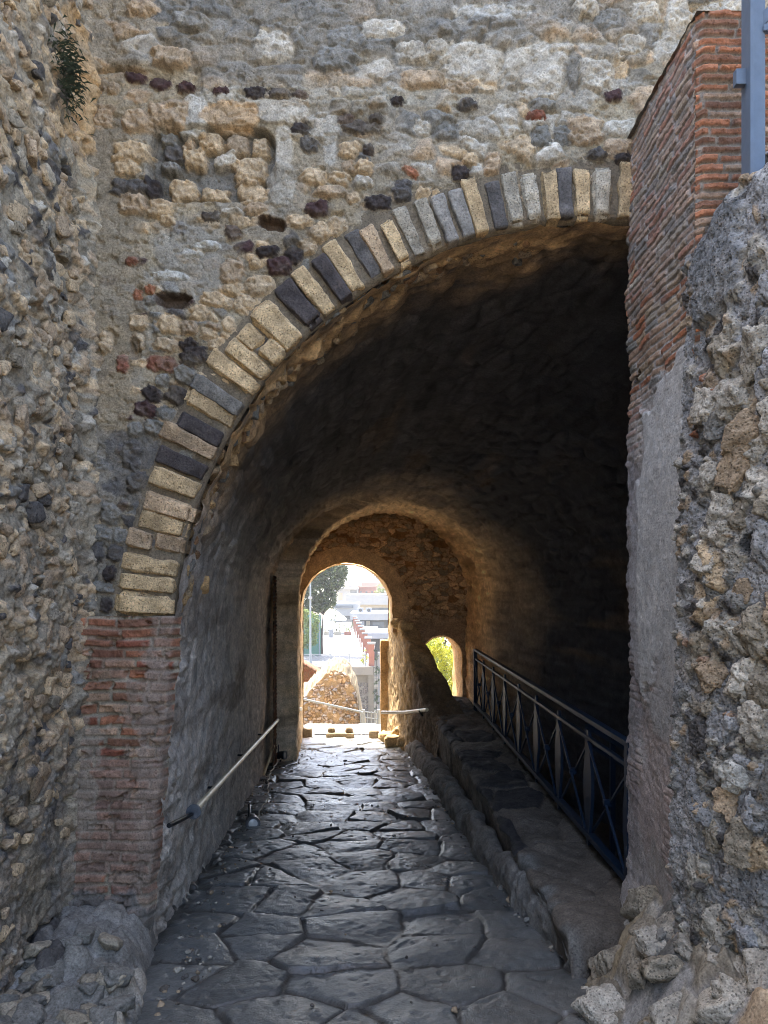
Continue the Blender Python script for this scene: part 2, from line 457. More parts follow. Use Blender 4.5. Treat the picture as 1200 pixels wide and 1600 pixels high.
# the walled-up square recess
m = fd.patch(331, 256, 97, 58, (112, 110, 104), 0.85, 0.0, 0.10, 15, pw=6, flat=0.7, edge=0.05); fd.H -= 0.06 * m
fd.C[...] = fd.C * (1 - 0.5 * m[..., None]) + 0.5 * m[..., None] * s2l((120, 116, 108))
S = [
 (270,232,20,13,0,'dgrey'),(328,218,20,14,0,'tan'),(370,221,19,16,10,'tan2'),(405,226,13,18,0,'tan'),(303,243,18,16,0,'tan'),(350,246,22,12,-25,'pale'),
 (391,261,27,20,-5,'tan'),(266,258,16,10,0,'grey'),(283,293,23,17,0,'tan'),(333,300,24,11,3,'tan'),(393,298,25,20,10,'tan'),(236,290,12,17,0,'dark'),
 (262,212,14,10,0,'grey'),(292,220,10,8,0,'tan2'),
 (205,240,28,17,0,'tan'),(198,262,20,12,0,'tan'),(200,292,28,13,-4,'dgrey'),(215,190,26,20,0,'tan2'),(262,178,30,22,0,'tan2'),
 (213,123,17,8,8,'dred'),(250,132,18,9,6,'dred'),(292,139,15,8,0,'dred'),(345,144,13,6,0,'dred'),(400,146,17,9,0,'dark'),(438,148,19,8,2,'dark'),(470,150,12,6,0,'dred'),
 (470,201,15,9,0,'dark'),(565,201,30,11,4,'dark'),(575,235,9,9,0,'dark'),(483,225,16,12,30,'dgrey'),(540,188,14,8,0,'dred'),(588,186,11,7,0,'dark'),
 (548,234,18,13,0,'tan'),(545,262,12,11,0,'tan2'),(568,262,14,11,0,'tan'),(490,276,21,13,4,'tan'),(530,279,17,11,12,'tan'),(565,286,16,11,0,'pale'),(516,299,26,9,0,'tan2'),
 (552,309,11,9,-20,'tan'),(592,316,24,12,0,'dark'),(495,326,18,13,0,'dred'),(470,345,20,11,0,'tan'),(525,352,15,15,-33,'tan'),(500,365,17,14,-35,'tan'),(481,385,15,15,-40,'tan'),
 (460,398,15,14,35,'dark'),(437,417,20,15,0,'dred'),(418,394,18,9,-10,'dark'),(407,447,25,17,-8,'tan'),(380,475,19,16,15,'tan'),(397,412,9,9,0,'tan'),(365,425,20,20,0,'tan2'),(362,452,16,10,0,'tan'),
 (338,469,24,12,14,'tan'),(312,490,16,14,0,'tan'),(268,508,21,14,16,'tan'),(296,512,14,11,0,'tan2'),(257,539,20,11,12,'tan'),(328,524,16,10,20,'tan'),(340,537,17,10,-10,'tan'),
 (296,540,14,12,40,'dark'),(304,556,20,15,-15,'dark'),(252,568,22,13,4,'red'),(217,503,15,12,0,'tan'),(216,534,10,14,0,'tan'),(192,568,10,14,0,'red'),(166,535,10,18,0,'tan'),
 (287,586,17,14,25,'grey'),(254,595,11,11,0,'grey'),(237,616,17,13,30,'dark'),(275,617,17,15,25,'dark'),(228,640,18,14,30,'dred'),(260,646,15,11,25,'grey'),(240,668,15,13,25,'grey'),
 (212,671,14,12,25,'grey'),(203,712,15,22,10,'dgrey'),(217,752,20,14,-20,'dgrey'),(172,803,15,15,20,'grey'),(157,834,19,13,32,'grey'),(188,838,11,14,15,'grey'),(148,862,14,17,0,'dgrey'),
 (180,865,13,13,30,'dgrey'),(143,895,8,11,0,'dark'),(172,896,10,13,0,'dark'),(160,918,19,9,8,'grey'),(166,946,10,11,0,'dark'),(140,945,10,12,0,'grey'),
 (250,326,21,16,15,'tan'),(330,339,14,9,0,'dark'),(364,362,14,14,0,'dred'),(362,332,18,7,0,'pale'),(400,327,18,9,0,'tan2'),(375,346,16,9,15,'tan'),(208,318,24,16,0,'tan2'),(262,345,13,8,0,'tan'),
 (215,460,7,9,0,'brick'),(235,453,9,7,0,'brick'),(238,470,14,8,-10,'grey'),(300,395,18,8,-5,'white'),(262,430,30,8,5,'white'),(322,385,22,7,-6,'white'),(205,408,10,5,-10,'red'),
 (720,271,14,12,0,'dark'),(838,183,15,8,0,'red'),(959,151,14,10,0,'dred'),(976,251,15,12,0,'dark'),(932,242,15,9,5,'dgrey'),(620,160,11,7,0,'dark'),(641,268,14,6,35,'brick'),
 (736,100,50,32,0,'pale'),(645,84,25,18,0,'pale'),(683,76,18,14,-10,'pale'),(836,106,50,38,0,'pale'),(931,118,28,26,0,'pale'),(895,115,9,30,0,'grey'),(952,32,24,16,0,'grey'),
 (915,15,20,14,0,'pale'),(985,72,22,16,0,'pale'),(1010,20,22,16,0,'pale'),(1060,22,22,24,0,'pale'),(1150,18,22,22,0,'pale'),(720,138,24,10,0,'tan2'),(822,148,16,10,0,'pale'),(660,125,34,14,0,'tan2'),
 (845,215,16,18,0,'grey'),(880,212,16,16,0,'grey'),(730,165,16,8,0,'dgrey'),(915,205,28,22,0,'tan2'),(700,205,18,14,0,'grey'),(660,200,14,14,0,'pale'),(770,258,14,20,0,'tan2'),(630,298,16,18,0,'dgrey'),
 (661,306,11,14,10,'tan'),(682,303,8,9,0,'tan'),(735,250,14,10,0,'tan'),(970,110,10,16,0,'tan'),
 (440,60,40,22,0,'grey'),(525,92,36,20,0,'grey'),(425,75,33,25,0,'pale'),(545,60,30,18,0,'grey'),(270,95,30,16,0,'tan2'),(225,20,25,12,0,'tan2'),(600,45,30,16,0,'pale'),(300,40,30,14,0,'grey'),
 (178,140,10,10,0,'tan2'),(160,185,16,14,0,'tan2'),
]
# thin plaster skins above and beside the recess
fd.patch(300, 182, 26, 30, 'white', 0.85, 0.02, 0.2, 61, flat=0.8, edge=0.04)
fd.patch(362, 181, 46, 24, (196, 164, 124), 0.85, 0.012, 0.2, 62, flat=0.7, edge=0.05)
fd.patch(442, 178, 40, 17, 'pale', 0.75, 0.02, 0.3, 63, flat=0.6, edge=0.06)
fd.patch(443, 232, 14, 40, 'pale', 0.65, 0.010, 0.4, 64, flat=0.5, edge=0.1)
fd.patch(440, 290, 24, 36, (160, 153, 138), 0.8, 0.016, 0.3, 65, flat=0.6, edge=0.06)
fd.patch(508, 197, 30, 20, 'white', 0.7, 0.008, 0.35, 66, flat=0.5)
fd.patch(515, 235, 10, 26, 'white', 0.6, 0.006, 0.4, 67)
for i, (cx, cy, rx, ry, rot, col) in enumerate(S):
    big = rx * ry > 1100
    fd.stamp(cx, cy, rx, ry, rot, col, h=0.014 + 0.022 * ((i * 37) % 10) / 10, pw=2.4 + ((i * 13) % 5) * 0.45, warp=0.22 if not big else 0.28, seed=100 + i, gap=0.010, rough=0.016, edge=0.28)
fd.stamp(272, 470, 30, 14, 4, (92, 78, 66), -0.085, seed=401)
fd.stamp(425, 350, 24, 11, 12, (92, 74, 58), -0.07, seed=402)
fd.stamp(212, 545, 9, 20, 0, (120, 104, 84), -0.03, seed=403)
qx = np.abs(U - 331) / 97; qy = np.abs(V - 256) / 57; qd = (qx ** 5 + qy ** 5) ** 0.2 + 0.03 * fbm(U / 14, V / 14, 3, 88)
fd.H -= 0.04 * smooth(0.045, 0.0, np.abs(qd - 1.0)) * smooth(300, 270, V); fd.H -= 0.012 * smooth(1.0, 0.97, qd)
# the long horizontal crack at the left and the band that steps out over it
cr = np.abs(V - (112 + 8 * fbm(U / 40, V * 0, 3, 9) + (U - 150) * 0.03)); fd.H -= 0.035 * smooth(4, 1, cr) * smooth(250, 190, U)
fd.H += 0.03 * smooth(120, 100, V + 10 * fbm(U / 60, V / 60, 3, 19)) * smooth(420, 250, U)
st_ = smooth(-0.05, 0.45, fbm(U / 45, V / 38, 5, 47)) * 0.4
fd.C = fd.C * (1 - st_[..., None]) + st_[..., None] * s2l((143, 132, 113)) * (1 + 0.3 * fbm(U / 12, V / 12, 4, 48))[..., None]
rg = fbm(U / 16, V / 13, 5, 41, 0.58); fd.H += 0.0085 * rg + 0.005 * np.abs(fbm(U / 9, V / 7, 4, 42, 0.6))
gouge = smooth(0.28, 0.5, fbm(U / 22, V / 14, 4, 45)); fd.H -= 0.016 * gouge
ck = np.abs(fbm(U / 70, V / 50, 5, 46)); fd.H -= 0.012 * smooth(0.02, 0.0, ck)
fd.tint(60, 0.16, 43); fd.tint(9, 0.12, 44)
rr = np.hypot(U - ACX, V - ACY)
ab = smooth(754, 744, rr) * (V < ACY); fd.H = fd.H * (1 - 0.85 * ab) - 0.012 * ab
P = np.empty(U.shape + (3,))
P[..., 0] = (U - HX) * MM; P[..., 1] = YF - fd.H; P[..., 2] = (HY - V) * MM
cu = (U[:-1, :-1] + 1); cv = (V[:-1, :-1] + 1); cr_ = np.hypot(cu - ACX, cv - ACY)
keep = ~((cr_ < 690) & (cv < ACY + 10)) & ~((cv > 975) & (cu > 285)) & ~((cu > ACX) & (cv > 300) & (cu > 1010))
grid_mesh('facade', P, fd.C, M_MAS, gate, keep)

# mortar bed of the arch and the edge of the vault behind the arch stones
th = np.radians(np.linspace(-3, 183, 420)); rs = np.array([659, 664, 672, 682, 700, 760.0])
T, R = np.meshgrid(th, rs)
P = np.stack([(ACX - R * np.cos(T) - HX) * MM, YF + 0.008 + 0.006 * fbm(T * 60, R / 10, 3, 5) + 0.05 * (R < 660), (HY - (ACY - R * np.sin(T))) * MM], -1)
C = np.ones(P.shape) * s2l((120, 108, 90)) * (1 + 0.3 * fbm(T * 80, R / 8, 3, 6))[..., None]
grid_mesh('arch_bed', P, C, M_MAS, gate, flip=True)

# arch stones, left springing to crown
VS = [(225,943,'tan'),(230,911,'tan'),(229,880,'tan'),(240,849,'tan2'),(248,818,'tan'),(262,786,'tan2'),(271,754,'tan'),(284,722,'dark'),(297,696,'tan2'),(312,668,'dark'),(327,640,'tan'),
      (343,613,'grey'),(360,587,'tan'),(381,561,'tan'),(402,537,'tan'),(434,506,'tan'),(466,474,'dark'),(490,452,'tan'),(514,435,'dark'),(539,418,'tan'),(564,400,'dgrey'),(588,384,'tan2'),
      (613,371,'tan'),(638,358,'pale'),(665,350,'pale'),(690,341,'grey'),(715,333,'grey'),(742,326,'tan'),(770,321,'dgrey'),(798,311,'pale'),(827,306,'pale'),(856,303,'tan'),(885,300,'dgrey'),
      (914,300,'tan'),(945,299,'pale'),(976,301,'tan'),(1008,303,'pale'),(1040,310,'tan2')]
ang = [math.degrees(math.atan2(ACY - y, ACX - x)) for x, y, c in VS]


def unit_cube_surface(n):
    """welded surface of a cube subdivided n times an edge, coordinates in [-1,1]"""
    pts = {}; faces = []
    def vid(i, j, k):
        key = (i, j, k)
        if key not in pts: pts[key] = len(pts)
        return pts[key]
    rng = range(n)
    for a in rng:
        for b in rng:
            for lo in (0, n):
                s = 1 if lo else -1
                for ax in range(3):
                    q = []
                    for da, db in ((0, 0), (1, 0), (1, 1), (0, 1)):
                        c = [0, 0, 0]; c[ax] = lo; c[(ax + 1) % 3] = a + da; c[(ax + 2) % 3] = b + db
                        q.append(vid(*c))
                    faces.append(q if s > 0 else q[::-1])
    arr = np.array(sorted(pts, key=lambda k: pts[k]), dtype=float) / n * 2 - 1
    return arr, np.array(faces)


CUBES = {}


def block(name, half, xf, col, mat, parent=None, n=14, b=0.012, amp=0.006, freq=18.0, seed=0, chips=0.0, vary=0.2):
    """rounded, chipped block: half sizes, xf maps local (n,3) to world"""
    if n not in CUBES: CUBES[n] = unit_cube_surface(n)
    q, fq = CUBES[n]
    half = np.array(half); p = q * half
    bb = min(b, half.min() * 0.9)
    inner = np.clip(p, -(half - bb), half - bb); d = p - inner; L = np.linalg.norm(d, axis=1, keepdims=True); d = d / np.maximum(L, 1e-9)
    o = seed * 7.31
    nz = fbm3(p[:, 0] * freq + o, p[:, 1] * freq - o, p[:, 2] * freq + o * 0.5, 4, seed)
    lo = fbm3(p[:, 0] * freq * 0.3 + o, p[:, 1] * freq * 0.3, p[:, 2] * freq * 0.3, 2, seed + 3)
    corner = (np.abs(q) > 0.8).sum(1) >= 2
    p = inner + d * (bb + amp * nz + amp * 1.2 * lo - chips * corner * np.clip(lo + 0.1, 0, 1))[:, None]
    cc = (PAL[col] if isinstance(col, str) else s2l(col)) * (0.86 + 0.28 * ((seed * 0.6180339) % 1))
    C = cc[None] * np.clip(1 + vary * nz + vary * lo, 0.3, 1.6)[:, None]
    return link(name, raw_mesh(name, xf(p), fq, C), mat, parent)




def rock_verts(half, rot, seed, n=9, amp=0.05, soft=14.0):
    """a broken stone: a cube sphere cut by random planes, then chipped"""
    if n not in CUBES: CUBES[n] = unit_cube_surface(n)
    q, fq = CUBES[n]
    d = q / np.linalg.norm(q, axis=1, keepdims=True)
    rs = np.random.RandomState(seed)
    pn = rs.normal(size=(13, 3)); pn /= np.linalg.norm(pn, axis=1, keepdims=True)
    pn = np.concatenate([pn, np.eye(3), -np.eye(3)]); pd = np.concatenate([rs.uniform(0.72, 1.05, 13), rs.uniform(.75, .95, 6)])
    t = pd[None] / np.maximum(d @ pn.T, 1e-3)
    r = -np.log(np.exp(-soft * np.minimum(t, 3)).sum(1)) / soft
    o = seed * 3.7 % 97
    nz = fbm3(d[:, 0] * 2.6 + o, d[:, 1] * 2.6, d[:, 2] * 2.6 - o, 3, seed % 50)
    p = d * (r * (1 + amp * 2.2 * nz))[:, None] * np.array(half)
    R3 = np.array(rot.to_matrix()) if hasattr(rot, 'to_matrix') else np.array(rot)
    return p @ R3.T, fq, nz


def rocks(name, items, mat, parent, n=9, amp=0.06):
    """items: (position, half sizes, euler, colour, seed); one stonework mesh"""
    V = []; Fq = []; C = []; b = 0
    for pos, half, rot, col, seed in items:
        p, fq, nz = rock_verts(half, rot, seed, n, amp)
        cc = (PAL[col] if isinstance(col, str) else s2l(col)) * (0.8 + 0.4 * ((seed * 0.6180339) % 1))
        V.append(p + np.array(pos)); Fq.append(fq + b); b += len(p)
        C.append(cc[None] * (1 + 0.25 * nz)[:, None])
    return link(name, raw_mesh(name, np.concatenate(V), np.concatenate(Fq), np.concatenate(C)), mat, parent)


from mathutils import Euler
random.seed(11)
for i, (x, y, c) in enumerate(VS):
    a0 = (ang[i] + ang[i - 1]) / 2 if i else ang[i] - 1.5
    a1 = (ang[i] + ang[i + 1]) / 2 if i < len(VS) - 1 else ang[i] + 1.3
    gapd = 0.16
    am = math.radians((a0 + a1) / 2); ha = math.radians(max((a1 - a0) / 2 - gapd, 0.5))
    r0 = 661 + random.uniform(-1, 4); r1 = 744 + random.uniform(-8, 8)
    if i < 3: r1 = 752; r0 = 662
    if i in (8, 15): r1 += 4
    pieces = [(r0, r1)]
    if i in (3, 14): rm = (r0 + r1) / 2 + random.uniform(-6, 6); pieces = [(r0, rm - 1.5), (rm + 1.5, r1)]
    for k, (q0, q1) in enumerate(pieces):
        hr = (q1 - q0) / 2 * MM; rm_ = (q0 + q1) / 2 * MM; ht = ha * rm_
        prd = 0.02 + random.uniform(-0.008, 0.012)
        tw = math.radians(random.uniform(-0.5, 0.5))
        def xf(p, rm_=rm_, am=am + tw, prd=prd):
            r = rm_ + p[:, 0]; t = am + p[:, 1] / rm_ * (r / rm_) ** 0.35
            X = (ACX - HX) * MM - r * np.cos(t); Z = (HY - ACY) * MM + r * np.sin(t)
            return np.stack([X, YF - prd + 0.14 + p[:, 2], Z], -1)
        nm = block('arch_stone', (hr, ht, 0.14), xf, {'tan': (196, 169, 128), 'tan2': (180, 154, 122), 'pale': (178, 167, 146), 'grey': (136, 130, 120), 'dark': (76, 69, 66), 'dgrey': (98, 93, 88)}.get(c, c), M_TUFF if c in ('tan', 'tan2', 'pale') else M_MAS, gate, n=18, b=0.014, amp=0.015 if c in ('tan', 'tan2', 'pale') else 0.009, freq=17, seed=200 + i * 3 + k, chips=0.05, vary=0.42)
        if c in ('dark', 'dgrey'): nm['label'] = 'dark lava arch stone'

# ================================================================== left brick pier (px frame of the facade plane)
us = np.arange(84, 296, 1.6); vs = np.arange(962, 1480, 1.6)
U, V = np.meshgrid(us, vs)
bf = Field(U, V, PAL['mortar'])
bf.C *= (1 + 0.25 * fbm(U / 30, V / 30, 4, 2))[..., None]
bf.grain(40, 0.012, 71); bf.grain(8, 0.004, 72)
BP = ['brick', 'brickd', 'brickp', 'brick', 'brickd', 'red', 'brickd']
mm_ = bf.bricks(16.6, 66, BP, h=0.015, seed=5, joint=0.2, wav=0.5, region=smooth(1440, 1400, V + 25 * fbm(U / 40, V / 40, 3, 3)))
bf.patch(180, 1310, 95, 120, (136, 116, 102), 0.72, 0.004, 0.9, 21, flat=0.4)
bf.patch(255, 1110, 36, 80, (144, 126, 110), 0.75, 0.008, 0.9, 22, flat=0.5)
bf.H -= 0.03 * smooth(0.2, 0.45, fbm(U / 26, V / 12, 4, 33))
bf.patch(125, 1210, 45, 80, (146, 134, 118), 0.75, 0.006, 0.9, 23, flat=0.5)
bf.patch(170, 1010, 70, 40, 'red', 0.3, 0.0, 0.7, 24)
bf.patch(270, 1180, 26, 220, (140, 124, 110), 0.65, 0.0, 0.6, 25, flat=0.3)
bf.patch(180, 1425, 120, 40, (116, 112, 106), 0.8, 0.01, 0.6, 26)
bf.tint(50, 0.25, 28); bf.tint(7, 0.15, 29)
xr = 284 - (V - 968) * 0.09 + 5 * fbm(V / 30, V * 0, 4, 8); xl = 122 - np.maximum(V - 968, 0) * 0.055
t = (U - 84) / (us[-1] - 84)
Ux = xl - 18 + t * (xr - xl + 18)
roundr = smooth(12, 0, xr - Ux)
P = np.stack([(Ux - HX) * MM, YF - 0.045 - bf.H - 0.012 * (V - 968) / 430 + 0.07 * roundr ** 2, (HY - V) * MM], -1)
grid_mesh('brick_pier', P, bf.C, M_BRICK, gate)
# the strip of flat stones between the rubble wall and the pier below the springing
us = np.arange(60, 150, 2.0); vs = np.arange(960, 1480, 2.0); U, V = np.meshgrid(us, vs)
ff = Field(U, V, PAL['mortar']); ff.grain(40, 0.03, 3); ff.rubble(26, 22, ['grey', 'tan2', 'dgrey', 'tan'], 0.5, 0.03, 9); ff.tint(20, 0.2, 4)
grid_mesh('pier_backing', np.stack([(U - HX) * MM, YF - ff.H + 0.015, (HY - V) * MM], -1), ff.C, M_MAS, gate)

# ================================================================== vault and passage walls
SECT = [(4.08, 1.127, -0.314, 2.255), (10.25, 0.0, -0.24, 1.49), (10.45, 0.15, -0.225, 1.31), (12.25, -0.03, -0.21, 1.29)]
RZ = [2.255, 1.37, 1.31, 1.29]
SY = [s[0] for s in SECT]


def sect(Y):
    return [np.interp(Y, SY, [s[k] for s in SECT]) for k in (1, 2, 3)]


Ys = np.concatenate([4.08 + np.array([0, .012, .03]), np.linspace(4.14, 6.2, 150), np.linspace(6.22, 10.24, 170), np.linspace(10.26, 10.46, 26), np.linspace(10.5, 12.24, 100)])
nl, na, nr_ = 150, 330, 70
prof = np.concatenate([np.linspace(-1, 0, nl, endpoint=False), np.linspace(0, 1, na, endpoint=False), np.linspace(1, 2, nr_)])
PF, YY = np.meshgrid(prof, Ys)
cx, cz, R = sect(YY)
a = np.clip(PF, 0, 1) * math.pi
arc = PF * math.pi * 1.8
nz = fbm(arc * 1.5, YY * 1.2, 4, 17)
fine = fbm(arc * 9, YY * 9, 4, 18)
# flaked, pitted band of broken rubble just behind the arch stones
frontb = smooth(1.0, 0.0, (YY - 4.1) / (0.95 + 0.6 * fbm(arc * 2, YY * 0, 3, 4)))
lump = fbm(arc * 7, YY * 7, 5, 23, 0.65)
courses = np.sin((arc * 26 + 1.2 * fbm(arc * 4, YY * 3, 3, 33)))       # board and course marks run along the vault
vaultm = smooth(0.02, 0.1, PF) * smooth(1.0, 0.9, PF)
vf1, vf2, vcid, _, _ = voronoi(arc / 0.13 + 0.3 * nz, YY / 0.30 + 0.3 * fine, 303)
vst = smooth(0.03, 0.22, vf2 - vf1) * (rnd(vcid, 1) < 0.7) * smooth(-0.02, 0.1, PF)
disp = 0.03 * nz + 0.016 * fine + 0.018 * vst * (0.4 + rnd(vcid, 2)) + frontb * smooth(4.1, 4.3, YY) * 0.07 * lump + 0.016 * (PF < 0.03) * fbm(PF * 9, YY * 11, 4, 29, 0.6) + 0.006 * courses * vaultm
ra = R + 0.0 - np.abs(disp) * 0.0
inn = R - disp + 0.02 - 0.045 * smooth(4.5, 4.1, YY)
zb = -2.75
X = np.where(PF < 0, cx - R, np.where(PF > 1, cx + R, cx - inn * np.cos(a)))
Z = np.where(PF < 0, cz + (cz - zb) * PF, np.where(PF > 1, cz - (PF - 1) * (cz - zb), cz + (inn - R + np.interp(YY, SY, RZ)) * np.sin(a)))
drop = np.clip(cz - Z, 0, 3)
batter = np.interp(YY, [4.1, 6, 10.2, 10.5], [0.06, 0.03, 0.01, 0.0])
X = X + np.where(PF < 0, disp - 0.02 - batter * drop, 0) - np.where(PF > 1, disp - 0.02, 0)
Yv = YY + 0.0 * PF
# smoke-darkened crown, ochre tuff where the skin fell off, grey render on the left wall
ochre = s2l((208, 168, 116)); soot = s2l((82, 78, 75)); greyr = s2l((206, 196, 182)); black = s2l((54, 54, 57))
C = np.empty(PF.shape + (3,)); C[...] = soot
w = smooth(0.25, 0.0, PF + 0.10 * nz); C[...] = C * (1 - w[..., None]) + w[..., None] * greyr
w = smooth(0.34, 0.7, PF + 0.12 * nz) * smooth(11, 8.5, YY); C[...] = C * (1 - w[..., None]) + w[..., None] * black  # right side: soot black, its deep shade also put into the colour
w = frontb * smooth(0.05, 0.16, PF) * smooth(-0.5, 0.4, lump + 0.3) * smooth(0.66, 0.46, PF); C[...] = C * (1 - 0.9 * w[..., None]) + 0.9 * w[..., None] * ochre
w = 0.5 * smooth(8.8, 10.7, YY + 0.9 * nz) + 0.45 * smooth(10.0, 10.9, YY + 0.9 * nz); C[...] = C * (1 - w[..., None]) + w[..., None] * s2l((216, 186, 142))  # warm glow of the lit far mouth painted into the colour
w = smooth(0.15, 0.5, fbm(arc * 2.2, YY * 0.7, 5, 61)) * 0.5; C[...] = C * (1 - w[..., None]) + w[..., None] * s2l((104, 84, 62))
streak = fbm(arc * 1.2, YY * 16, 4, 71) * (PF < 0.02) + fbm(arc * 22, YY * 1.6, 4, 72) * (PF >= 0.02)
C *= (1 + 0.38 * streak + 0.25 * fine)[..., None] * (1 + vst * (rnd(vcid, 3) - 0.4) * 0.6)[..., None]
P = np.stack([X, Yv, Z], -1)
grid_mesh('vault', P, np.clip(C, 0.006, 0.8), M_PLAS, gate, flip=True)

# broken ochre rubble bedded in the soffit just behind the arch stones
random.seed(31)
items = []
for k in range(170):
    th = math.radians(random.uniform(6, 84)); Yk = 4.20 + abs(random.gauss(0, 0.20 if th < 1.1 else 0.1)); c_, z_, r_ = [float(v) for v in sect(Yk)]
    hs = random.uniform(.03, .062)
    items.append(((c_ - (r_ + .005 + hs * .3) * math.cos(th), Yk, z_ + (r_ + .005 + hs * .3) * math.sin(th)), (hs * 1.3, hs, hs * .8), Euler((random.uniform(0, 6), random.uniform(0, 6), random.uniform(0, 6))), random.choice(['ochre', 'tan', 'tan2', 'ochre', (150, 116, 84), 'grey']), 900 + k))
tag(rocks('soffit_rubble', items, M_TUFF, gate, n=8), kind='stuff')

# brick recess at the end of the left wall
us = np.arange(9.72, 10.22, 0.008); vs = np.arange(-2.5, 0.1, 0.008); U, V = np.meshgrid(us, vs)
nf = Field(U, V, PAL['mortard']); nf.bricks(0.045, 0.2, ['brickd', 'dred', 'brickd', 'red'], h=0.012, seed=15, joint=0.25)
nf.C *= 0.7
cxx, czz, RR = sect(U)
grid_mesh('brick_recess', np.stack([cxx - RR + 0.05 + nf.H, U, V], -1), nf.C, M_BRICK, gate)

# ================================================================== end wall with the two outer arches
YE, TE = 12.1, 0.8
ME = YE / F
A1 = (541.5, 952.0, 72.0); A2 = (690.0, 1026.0, 32.0)
us = np.arange(425, 800, 1.0); vs = np.arange(770, 1200, 1.0); U, V = np.meshgrid(us, vs)
ef = Field(U, V, s2l((132, 100, 66)))
ef.grain(30, 0.02, 5)
ef.rubble(13.5, 7.5, ['tan2', 'tan2', 'mortar', 'tan'], 0.94, 0.035, 44, warp=0.45, gap=(0.03, 0.14))
ef.C *= np.array([1.15, 1.02, 0.84])
ef.tint(40, 0.3, 7); ef.tint(6, 0.25, 8); ef.grain(4, 0.008, 9)
d1 = np.hypot(U - A1[0], V - A1[1]); ring = smooth(99, 97, d1) * (V < A1[1] + 4) + (V >= A1[1] + 4) * smooth(99, 97, np.abs(U - A1[0]))
ef.H = ef.H * (1 - ring) + 0.03 * ring; ef.C = ef.C * (1 - ring[..., None]) + ring[..., None] * s2l((196, 164, 122)) * (1 + 0.2 * fbm(U / 9, V / 9, 4, 3))[..., None]
smth = smooth(955, 975, V) * (U > 600); ef.H *= (1 - 0.8 * smth); ef.C = ef.C * (1 - 0.8 * smth[..., None]) + 0.8 * smth[..., None] * s2l((154, 128, 98)) * (1 + 0.25 * fbm(U / 12, V / 12, 4, 13))[..., None]
cu = U[:-1, :-1] + .5; cv = V[:-1, :-1] + .5
hole1 = ((np.hypot(cu - A1[0], cv - A1[1]) < A1[2] + 2) & (cv < A1[1])) | ((np.abs(cu - A1[0]) < A1[2] + 2) & (cv >= A1[1])) | ((cu > 600) & (cu < 640) & (cv > 988))
hole2 = ((np.hypot(cu - A2[0], cv - A2[1]) < A2[2] + 1) & (cv < A2[1])) | ((np.abs(cu - A2[0]) < A2[2] + 1) & (cv >= A2[1]) & (cv < 1130))
P = np.stack([(U - HX) * ME, YE - ef.H, (HY - V) * ME], -1)
grid_mesh('end_wall', P, ef.C, M_FAR, gate, ~(hole1 | hole2))
us2 = np.arange(400, 830, 3.0); vs2 = np.arange(740, 1230, 3.0); U2, V2 = np.meshgrid(us2, vs2)
cu = U2[:-1, :-1] + 1.5; cv = V2[:-1, :-1] + 1.5; sk = -0.055
h1 = ((np.hypot(cu - A1[0] + 5, cv - A1[1]) < A1[2]) & (cv < A1[1])) | ((np.abs(cu - A1[0] + 5) < A1[2]) & (cv >= A1[1])) | ((cu > 590) & (cu < 622) & (cv > 988))
h2_ = ((np.hypot(cu - A2[0] + 8, cv - A2[1]) < A2[2]) & (cv < A2[1])) | ((np.abs(cu - A2[0] + 8) < A2[2]) & (cv >= A2[1]) & (cv < 1130))
C2 = np.ones(U2.shape + (3,)) * s2l((170, 146, 106)) * (1 + .2 * fbm(U2 / 8, V2 / 8, 3, 3))[..., None]
grid_mesh('outer_face', np.stack([(U2 - HX) * ME, np.full(U2.shape, YE + TE), (HY - V2) * ME], -1), C2, M_FAR, gate, ~(h1 | h2_), flip=True)


def reveal(name, A, bottom, shift, y0, y1, parent, col, seed, rbottom=None):
    """the inner faces of an arched opening"""
    cxp, cyp, r = A
    n = 90
    pts = [(cxp - r, cyp + (bottom - cyp) * (1 - k / 40)) for k in range(40)]
    pts += [(cxp - r * math.cos(math.pi * k / n), cyp - r * math.sin(math.pi * k / n)) for k in range(n + 1)]
    pts += [(cxp + r, cyp + ((rbottom or bottom) - cyp) * (k / 40)) for k in range(1, 41)]
    pts = np.array(pts); nd = 24
    tt = np.linspace(0, 1, nd)[:, None]
    px = pts[None, :, 0] + 0 * tt; py = pts[None, :, 1] + 0 * tt
    s = np.cumsum(np.hypot(np.diff(pts[:, 0], prepend=pts[0, 0]), np.diff(pts[:, 1], prepend=pts[0, 1])))[None, :] + 0 * tt
    nzz = 0.02 * fbm(s / 14, tt * 5, 4, seed)
    nx = np.where(py < cyp, (cxp - px) / r, np.sign(cxp - px)); nzv = np.where(py < cyp, -(cyp - py) / r, 0)
    X = (px - HX) * ME + shift * tt + nx * nzz; Z = (HY - py) * ME + nzv * nzz
    Pn = np.stack([X, y0 + (y1 - y0) * tt + 0 * px, Z], -1)
    Cn = np.ones(Pn.shape) * s2l(col) * (1 + 0.25 * fbm(s / 10, tt * 4, 4, seed + 3))[..., None]
    return grid_mesh(name, Pn, Cn, M_FAR, parent)


reveal('arch_reveal', A1, 1190, -0.05, YE - 0.035, YE + TE + .01, gate, (200, 168, 122), 5, 990)
reveal('arch_reveal', A2, 1140, -0.08, YE - 0.02, YE + TE + .01, gate, (196, 160, 110), 9)
# pale jamb pilasters of the larger outer arch
for x0, x1, y0 in ((455, 471, 985), (594, 612, 1000)):
    w_ = (x1 - x0) / F * 12.95
    c = at((x0 + x1) / 2, (y0 + 1180) / 2, 12.95)
    block('jamb_pilaster', (w_ / 2, 0.12, (1180 - y0) / 2 / F * 12.95), lambda p, c=c: p + np.array(c), (194, 158, 110), M_FAR, gate, n=16, b=0.02, amp=0.012, freq=9, seed=int(x0))

